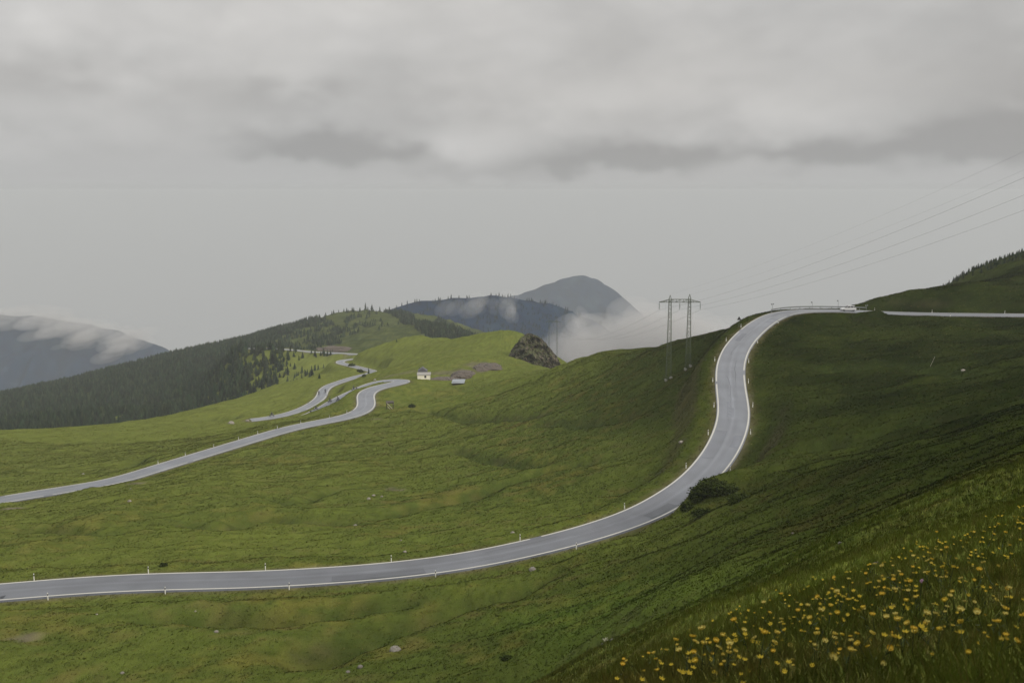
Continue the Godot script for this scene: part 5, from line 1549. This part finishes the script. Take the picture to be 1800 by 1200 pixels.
func net(joints: Array, bones: Array, cell: float) -> ArrayMesh:
	# one continuous skin round tapered limbs: the smooth union of their distances, meshed as surface nets
	var lo := Vector3(9, 9, 9)
	var hi := -lo
	for j in joints:
		lo = lo.min(j[0] - Vector3.ONE * (j[1] + cell * 2))
		hi = hi.max(j[0] + Vector3.ONE * (j[1] + cell * 2))
	var nn := Vector3i(((hi - lo) / cell).ceil()) + Vector3i.ONE
	var f := PackedFloat32Array()
	f.resize(nn.x * nn.y * nn.z)
	for z in nn.z:
		for y in nn.y:
			for x in nn.x:
				var p := lo + Vector3(x, y, z) * cell
				var s := 0.0
				for b in bones:
					var a: Vector3 = joints[b[0]][0]
					var e: Vector3 = joints[b[1]][0] - a
					var t := clampf((p - a).dot(e) / maxf(e.length_squared(), 1e-9), 0.0, 1.0)
					var dd: float = p.distance_to(a + e * t) - lerpf(joints[b[0]][1], joints[b[1]][1], t)
					s += exp(-dd * 38.0)
				f[(z * nn.y + y) * nn.x + x] = -log(maxf(s, 1e-30)) / 38.0
	var b2 := MB.new()
	var id := {}
	var at := func(x: int, y: int, z: int) -> float: return f[(z * nn.y + y) * nn.x + x]
	for z in nn.z - 1:
		for y in nn.y - 1:
			for x in nn.x - 1:
				var sum := Vector3.ZERO
				var many := 0
				for e in [[0, 1], [0, 2], [0, 4], [1, 3], [1, 5], [2, 3], [2, 6], [3, 7], [4, 5], [4, 6], [5, 7], [6, 7]]:
					var p0 := Vector3i(x + (e[0] & 1), y + (e[0] >> 1 & 1), z + (e[0] >> 2))
					var p1 := Vector3i(x + (e[1] & 1), y + (e[1] >> 1 & 1), z + (e[1] >> 2))
					var v0: float = at.call(p0.x, p0.y, p0.z)
					var v1: float = at.call(p1.x, p1.y, p1.z)
					if (v0 < 0.0) != (v1 < 0.0):
						sum += Vector3(p0).lerp(Vector3(p1), v0 / (v0 - v1))
						many += 1
				if many:
					id[Vector3i(x, y, z)] = b2.v.size()
					b2.v.append(lo + sum / many * cell)
					b2.n.append(Vector3(at.call(x + 1, y, z) - at.call(x, y, z), at.call(x, y + 1, z) - at.call(x, y, z), at.call(x, y, z + 1) - at.call(x, y, z)).normalized())
					b2.c.append(Color.WHITE)
	for c in id:
		for ax in 3:
			var u := Vector3i.ZERO
			var w := Vector3i.ZERO
			var d := Vector3i.ZERO
			d[ax] = 1; u[(ax + 1) % 3] = 1; w[(ax + 2) % 3] = 1
			var v0: float = at.call(c.x, c.y, c.z)
			var e: Vector3i = c + d
			if e.x >= nn.x or e.y >= nn.y or e.z >= nn.z: continue
			var v1: float = at.call(e.x, e.y, e.z)
			if (v0 < 0.0) == (v1 < 0.0) or not (id.has(c - u) and id.has(c - w) and id.has(c - u - w)): continue
			var q := [id[c], id[c - u], id[c - u - w], id[c - w]]
			if v0 < 0.0: b2.i.append_array(PackedInt32Array([q[0], q[2], q[1], q[0], q[3], q[2]]))
			else: b2.i.append_array(PackedInt32Array([q[0], q[1], q[2], q[0], q[2], q[3]]))
	return b2.mesh()

func vehicles() -> void:
	var silver := mat(Color(0.55, 0.56, 0.57), 0.35, 0.1)
	silver.clearcoat_enabled = true
	make_car(Vector3(95.37, CAM_Y + -32.95, -288.65), -0.019, "silver estate car driving round the top bend", silver)
	# motorcycles, nose towards -z, each with its rider
	var bike: Node3D = null
	var rider: Node3D = null
	for r in [[-75.45, 375.99, -82.07, 1.99, "motorcycle on the left end of the middle hairpin leg, lowest of all", "helmeted rider on the left end of the middle hairpin leg, lowest of all"], [-74.21, 379.59, -81.13, 2.14, "motorcycle on the middle hairpin leg, second from the bottom", "helmeted rider on the middle hairpin leg, second from the bottom"], [-69.61, 383.74, -78.93, 2.40, "motorcycle halfway along the middle hairpin leg, near-lane one of the pair", "helmeted rider halfway along the middle hairpin leg, near-lane one of the pair"], [-66.43, 383.35, -78.33, 2.38, "motorcycle halfway along the middle hairpin leg, far-lane one of the pair", "helmeted rider halfway along the middle hairpin leg, far-lane one of the pair"], [-60.00, 388.50, -75.65, 2.17, "motorcycle at the top of the middle hairpin leg, far-lane one of the pair", "helmeted rider at the top of the middle hairpin leg, far-lane one of the pair"], [-61.48, 390.64, -75.65, 2.17, "motorcycle at the top of the middle hairpin leg, near-lane one of the pair", "helmeted rider at the top of the middle hairpin leg, near-lane one of the pair"], [-85.71, 446.02, -88.30, 0.11, "motorcycle in the bend of the upper road, left one of the pair", "helmeted rider in the bend of the upper road, left one of the pair"], [-83.62, 450.29, -88.30, 0.12, "motorcycle in the bend of the upper road, right one of the pair", "helmeted rider in the bend of the upper road, right one of the pair"], [-95.01, 396.26, -87.15, -0.93, "motorcycle at the left end of the upper road, single one", "helmeted rider at the left end of the upper road, single one"]]:         # [x, d, height, turn, label of the motorcycle, label of the rider]
		var at := Vector3(r[0], r[2] + CAM_Y + 0.05, -r[1])
		if bike == null:
			bike = thing("motorcycle", at, r[4], "motorcycle", "motorcycles on the hairpin road", r[3])
			for z in [-0.72, 0.68]:
				var t := MB.new()
				t.ring(Vector3(0, 0.32, z), Vector3.RIGHT, 0.25, 0.07, 18, 8)
				var tyre := put("wheel", t.mesh(), M.black, bike)
				var rm := MB.new()
				rm.ring(Vector3(0, 0.32, z), Vector3.RIGHT, 0.17, 0.025, 14, 5)
				for k in 5:
					rm.bar(Vector3(0, 0.32, z), Vector3(0, 0.32 + 0.17 * sin(TAU * k / 5), z + 0.17 * cos(TAU * k / 5)), 0.016)
				put("rim", rm.mesh(), M.zinc, tyre)
			var fr := MB.new()
			fr.loft([_oval(-0.52, 0.8, 0.1, 0.13), _oval(-0.35, 0.85, 0.17, 0.16), _oval(-0.1, 0.83, 0.17, 0.15), _oval(0.1, 0.76, 0.12, 0.09), _oval(0.5, 0.8, 0.13, 0.07), _oval(0.85, 0.9, 0.06, 0.05)])
			put("tank_and_seat", fr.mesh(), mat(Color(0.05, 0.05, 0.055), 0.35), bike)
			var en := MB.new()
			en.box(Vector3(0, 0.48, 0.0), Vector3(0.34, 0.4, 0.5))
			en.bar(Vector3(0.16, 0.3, 0.1), Vector3(0.2, 0.42, 0.85), 0.055, 7)
			put("engine", en.mesh(), M.zinc, bike)
			var fk := MB.new()
			for s in [-0.1, 0.1]:
				fk.bar(Vector3(s, 0.32, -0.72), Vector3(s, 0.98, -0.46), 0.03, 6)
				fk.bar(Vector3(s, 0.32, 0.68), Vector3(s, 0.5, 0.15), 0.03, 6)
			put("fork", fk.mesh(), M.zinc, bike)
			var hb := MB.new()
			hb.bar(Vector3(-0.38, 1.05, -0.34), Vector3(0.38, 1.05, -0.34), 0.018, 6)
			put("handlebar", hb.mesh(), M.black, bike)
			var hl := MB.new()
			hl.bar(Vector3(0, 0.9, -0.52), Vector3(0, 0.9, -0.64), 0.07, 10, 0.09)
			put("headlight", hl.mesh(), mat(Color(0.6, 0.6, 0.58), 0.2), bike)
			rider = thing("person", at, r[5], "person", "riders on the hairpin road", r[3])
			var J := [[Vector3(0, 0.93, 0.2), 0.15], [Vector3(0, 1.2, 0.1), 0.145], [Vector3(0, 1.42, -0.02), 0.13], [Vector3(0, 1.56, -0.07), 0.06], [Vector3(0, 1.68, -0.1), 0.115],
				[Vector3(-0.2, 1.42, -0.02), 0.075], [Vector3(-0.34, 1.18, -0.12), 0.055], [Vector3(-0.33, 1.07, -0.33), 0.045], [Vector3(0.2, 1.42, -0.02), 0.075], [Vector3(0.34, 1.18, -0.12), 0.055], [Vector3(0.33, 1.07, -0.33), 0.045],
				[Vector3(-0.11, 0.92, 0.16), 0.105], [Vector3(-0.22, 0.78, -0.24), 0.075], [Vector3(-0.2, 0.36, 0.06), 0.055], [Vector3(-0.21, 0.31, -0.12), 0.045], [Vector3(0.11, 0.92, 0.16), 0.105], [Vector3(0.22, 0.78, -0.24), 0.075], [Vector3(0.2, 0.36, 0.06), 0.055], [Vector3(0.21, 0.31, -0.12), 0.045]]
			put("body", net(J, [[0, 1], [1, 2], [2, 3], [3, 4], [2, 5], [5, 6], [6, 7], [2, 8], [8, 9], [9, 10], [0, 11], [11, 12], [12, 13], [13, 14], [0, 15], [15, 16], [16, 17], [17, 18]], 0.03), mat(Color(0.035, 0.035, 0.04), 0.8), rider)
			var hm := MB.new()
			blob(hm, Vector3(0, 1.7, -0.1), Vector3(0.145, 0.16, 0.165), 5, 0.02, 14, 9, true)
			put("helmet", hm.mesh(), mat(Color(0.1, 0.1, 0.11), 0.25), rider)
		else:
			dup(bike, "motorcycle", at, r[3], r[4])
			dup(rider, "person", at, r[3], r[5])

func _oval(z: float, y: float, rx: float, ry: float) -> Array:
	var out := []
	for k in 10:
		var w := TAU * k / 10.0
		out.append(Vector3(cos(w) * rx, y + sin(w) * ry, z))
	return out


# ---------------------------------------------------------------- low cloud
func mist() -> void:
	for r in [["bright fog filling the valley behind the pylons", 0.0016, [86, 1488, -238, 127, 73, 380, 77, 1358, -230, 43, 38, 215, 94, 1468, -240, 68, 53, 285, 84, 1387, -230, 85, 59, 317, 113, 1345, -252, 58, 48, 262, 70, 1476, -234, 78, 57, 304, 95, 1363, -223, 35, 30, 178, 106, 1479, -210, 109, 68, 355, 78, 1422, -237, 126, 73, 380, 110, 1395, -225, 83, 59, 315, 103, 1444, -204, 35, 29, 175, 98, 1401, -239, 35, 30, 179, 140, 1493, -220, 41, 37, 210, 112, 1343, -241, 68, 53, 286, 118, 1401, -240, 37, 32, 189, 131, 1375, -223, 87, 60, 322, 140, 1478, -226, 44, 39, 220, 129, 1388, -246, 33, 25, 155, 125, 1408, -213, 72, 54, 293, 141, 1494, -223, 80, 58, 309, 125, 1388, -202, 121, 71, 373, 147, 1479, -242, 35, 29, 176, 161, 1357, -207, 32, 22, 142, 133, 1355, -216, 39, 35, 201, 155, 1403, -220, 33, 26, 159, 157, 1461, -200, 38, 34, 196, 152, 1384, -204, 60, 49, 266, 188, 1370, -205, 38, 34, 197, 173, 1457, -220, 32, 23, 147, 181, 1476, -180, 87, 60, 321, 173, 1431, -187, 52, 44, 245, 157, 1481, -203, 54, 46, 251, 186, 1421, -203, 89, 61, 325, 186, 1457, -194, 36, 31, 185, 214, 1492, -200, 66, 52, 280, 205, 1472, -202, 56, 47, 257, 173, 1413, -195, 50, 43, 239, 207, 1413, -214, 33, 26, 157, 189, 1422, -194, 83, 59, 314, 223, 1462, -189, 33, 26, 161, 202, 1456, -186, 84, 59, 315, 227, 1403, -195, 86, 60, 320, 237, 1497, -200, 33, 25, 156, 222, 1387, -197, 132, 74, 388, 241, 1450, -218, 32, 23, 147, 254, 1418, -216, 36, 32, 185, 242, 1351, -181, 83, 59, 315, 200, 1404, -221, 107, 67, 353, 210, 1435, -201, 107, 67, 352, 250, 1481, -216, 129, 74, 384, 251, 1442, -190, 53, 45, 248, 254, 1493, -224, 82, 59, 313, 259, 1344, -227, 130, 74, 385, 240, 1496, -196, 37, 32, 188, 281, 1343, -213, 42, 38, 214, 276, 1419, -234, 36, 32, 187, 264, 1396, -199, 55, 46, 254, 293, 1476, -204, 37, 33, 192, 269, 1437, -208, 72, 54, 294, 318, 1407, -207, 59, 49, 266, 307, 1386, -198, 37, 32, 190, 312, 1417, -211, 129, 73, 383]], ["white cloud lying along the crest of the left blue mountain", 0.0030, [-1253, 2376, -279, 63, 29, 177, -1247, 2500, -294, 20, 14, 84, -1234, 2482, -289, 50, 26, 159, -1252, 2487, -287, 29, 20, 120, -1216, 2507, -293, 44, 25, 150, -1259, 2468, -293, 65, 30, 180, -1210, 2441, -283, 20, 14, 82, -1197, 2499, -297, 47, 26, 155, -1222, 2387, -276, 20, 14, 85, -1224, 2401, -290, 19, 11, 69, -1243, 2440, -292, 29, 20, 118, -1229, 2446, -301, 40, 24, 143, -1192, 2464, -276, 35, 22, 133, -1180, 2470, -275, 23, 16, 98, -1147, 2453, -301, 38, 23, 138, -1191, 2402, -304, 64, 30, 178, -1157, 2486, -286, 69, 31, 184, -1131, 2501, -293, 73, 31, 189, -1182, 2352, -299, 20, 14, 83, -1133, 2390, -291, 29, 20, 118, -1177, 2489, -297, 25, 18, 107, -1126, 2402, -301, 72, 31, 188, -1125, 2450, -309, 19, 13, 77, -1107, 2431, -289, 23, 16, 98, -1150, 2499, -303, 19, 12, 72, -1106, 2439, -289, 19, 11, 65, -1132, 2470, -291, 33, 21, 129, -1119, 2359, -301, 21, 15, 88, -1113, 2499, -305, 53, 27, 163, -1075, 2451, -300, 26, 18, 110, -1103, 2404, -317, 23, 17, 101, -1107, 2484, -300, 40, 24, 143, -1108, 2351, -298, 54, 27, 164, -1072, 2432, -311, 29, 20, 119, -1058, 2503, -315, 21, 15, 91, -1063, 2439, -308, 46, 25, 152, -1021, 2399, -310, 31, 21, 125, -1095, 2451, -309, 63, 29, 177, -1053, 2366, -302, 64, 30, 179, -1064, 2372, -316, 69, 31, 185, -1044, 2479, -313, 20, 14, 83, -1015, 2472, -324, 28, 19, 115, -1053, 2447, -312, 63, 29, 177, -1039, 2352, -317, 19, 12, 72, -1050, 2473, -317, 24, 17, 103, -1036, 2484, -321, 72, 31, 187, -1010, 2393, -316, 49, 26, 158, -1007, 2378, -329, 39, 23, 141, -993, 2467, -325, 57, 28, 169, -1029, 2396, -319, 74, 32, 190, -976, 2381, -320, 69, 31, 184, -988, 2472, -327, 22, 16, 94, -995, 2359, -327, 25, 18, 107, -994, 2480, -327, 21, 15, 88, -989, 2375, -335, 20, 14, 86, -962, 2506, -328, 19, 12, 72, -975, 2473, -343, 21, 15, 89, -965, 2458, -338, 22, 15, 92, -935, 2439, -340, 58, 28, 171, -948, 2420, -337, 59, 28, 171, -954, 2460, -334, 58, 28, 170, -917, 2437, -336, 31, 21, 124, -993, 2357, -336, 43, 25, 148, -904, 2435, -345, 20, 14, 83, -907, 2490, -341, 21, 15, 90, -924, 2480, -341, 42, 24, 147, -920, 2360, -348, 72, 31, 188, -904, 2473, -337, 59, 29, 172, -922, 2440, -349, 59, 28, 171, -910, 2397, -348, 21, 14, 86, -909, 2366, -353, 19, 12, 74, -926, 2422, -351, 62, 29, 176, -935, 2402, -361, 29, 20, 117, -905, 2387, -355, 30, 20, 121, -900, 2482, -356, 24, 17, 103, -903, 2472, -363, 44, 25, 149, -919, 2352, -356, 30, 20, 122, -904, 2392, -363, 20, 14, 83, -904, 2504, -353, 19, 13, 75, -909, 2455, -366, 21, 15, 89, -1083, 2458, -328, 17, 12, 66, -1123, 2388, -329, 50, 26, 159, -1100, 2402, -325, 37, 23, 137, -1088, 2394, -332, 19, 15, 83, -1085, 2367, -326, 33, 22, 129, -1075, 2449, -365, 18, 15, 80, -1072, 2387, -358, 17, 13, 71, -1054, 2490, -341, 23, 18, 101, -1052, 2422, -344, 29, 20, 120, -1029, 2385, -346, 41, 24, 144, -1039, 2450, -340, 18, 14, 78, -1050, 2429, -348, 18, 14, 78, -1043, 2497, -348, 51, 26, 160, -1028, 2462, -340, 52, 27, 162, -1027, 2442, -340, 42, 24, 146, -1049, 2494, -350, 41, 24, 145, -1042, 2441, -343, 48, 26, 156, -1027, 2506, -351, 36, 23, 135, -986, 2428, -343, 17, 14, 75, -1020, 2399, -354, 38, 23, 138, -992, 2478, -356, 23, 18, 101, -1004, 2421, -357, 23, 18, 102, -961, 2400, -383, 54, 27, 165, -951, 2370, -379, 17, 14, 74, -933, 2405, -343, 16, 11, 56, -937, 2471, -377, 36, 22, 134, -960, 2431, -378, 40, 24, 142, -935, 2414, -375, 20, 16, 91, -935, 2423, -351, 49, 26, 158, -928, 2476, -379, 17, 14, 75]], ["shreds of cloud drifting across the dark wooded ridge", 0.0016, [91, 1349, -170, 14, 14, 164, 82, 1360, -174, 21, 19, 230, 85, 1346, -169, 11, 12, 123, 81, 1314, -174, 10, 9, 80, 95, 1370, -169, 11, 11, 112, 86, 1254, -167, 16, 16, 191, 98, 1404, -166, 17, 16, 196, 87, 1376, -169, 11, 12, 129, 3, 1370, -156, 9, 6, 87, -6, 1382, -154, 25, 13, 235, 4, 1261, -151, 10, 8, 123, -2, 1281, -150, 15, 10, 178, -3, 1347, -150, 11, 9, 141, 1, 1301, -146, 9, 7, 101, -83, 1258, -140, 24, 9, 170, -46, 1357, -140, 30, 10, 196, -70, 1276, -141, 27, 9, 184, -39, 1354, -141, 19, 7, 140, -48, 1328, -145, 29, 10, 191, -51, 1256, -141, 30, 10, 194, -4, 1395, -140, 29, 10, 192, -26, 1363, -145, 17, 7, 128, -39, 1267, -143, 15, 5, 102, -14, 1365, -146, 18, 7, 136, -24, 1338, -152, 15, 5, 94, 4, 1366, -150, 15, 5, 89]]]:        # [name, label, density, puffs as x, d, height, width, tall, deep]
		var o := Node3D.new()
		o.name = numbered("cloud_bank")
		add_child(o)
		tag(o, r[0], "", "", "stuff")
		var m := FogMaterial.new()
		m.density = r[1]
		m.albedo = Color(1, 1, 1)
		var flat: Array = r[2]
		for k in range(0, flat.size(), 6):
			var f := FogVolume.new()
			f.name = "puff"
			f.shape = RenderingServer.FOG_VOLUME_SHAPE_ELLIPSOID
			f.size = Vector3(flat[k + 3], flat[k + 4], flat[k + 5])
			f.position = Vector3(flat[k], CAM_Y + flat[k + 2], -flat[k + 1])
			f.rotation = Vector3(0, 0, rng.randf_range(-0.12, 0.12))
			f.material = m
			o.add_child(f, true)
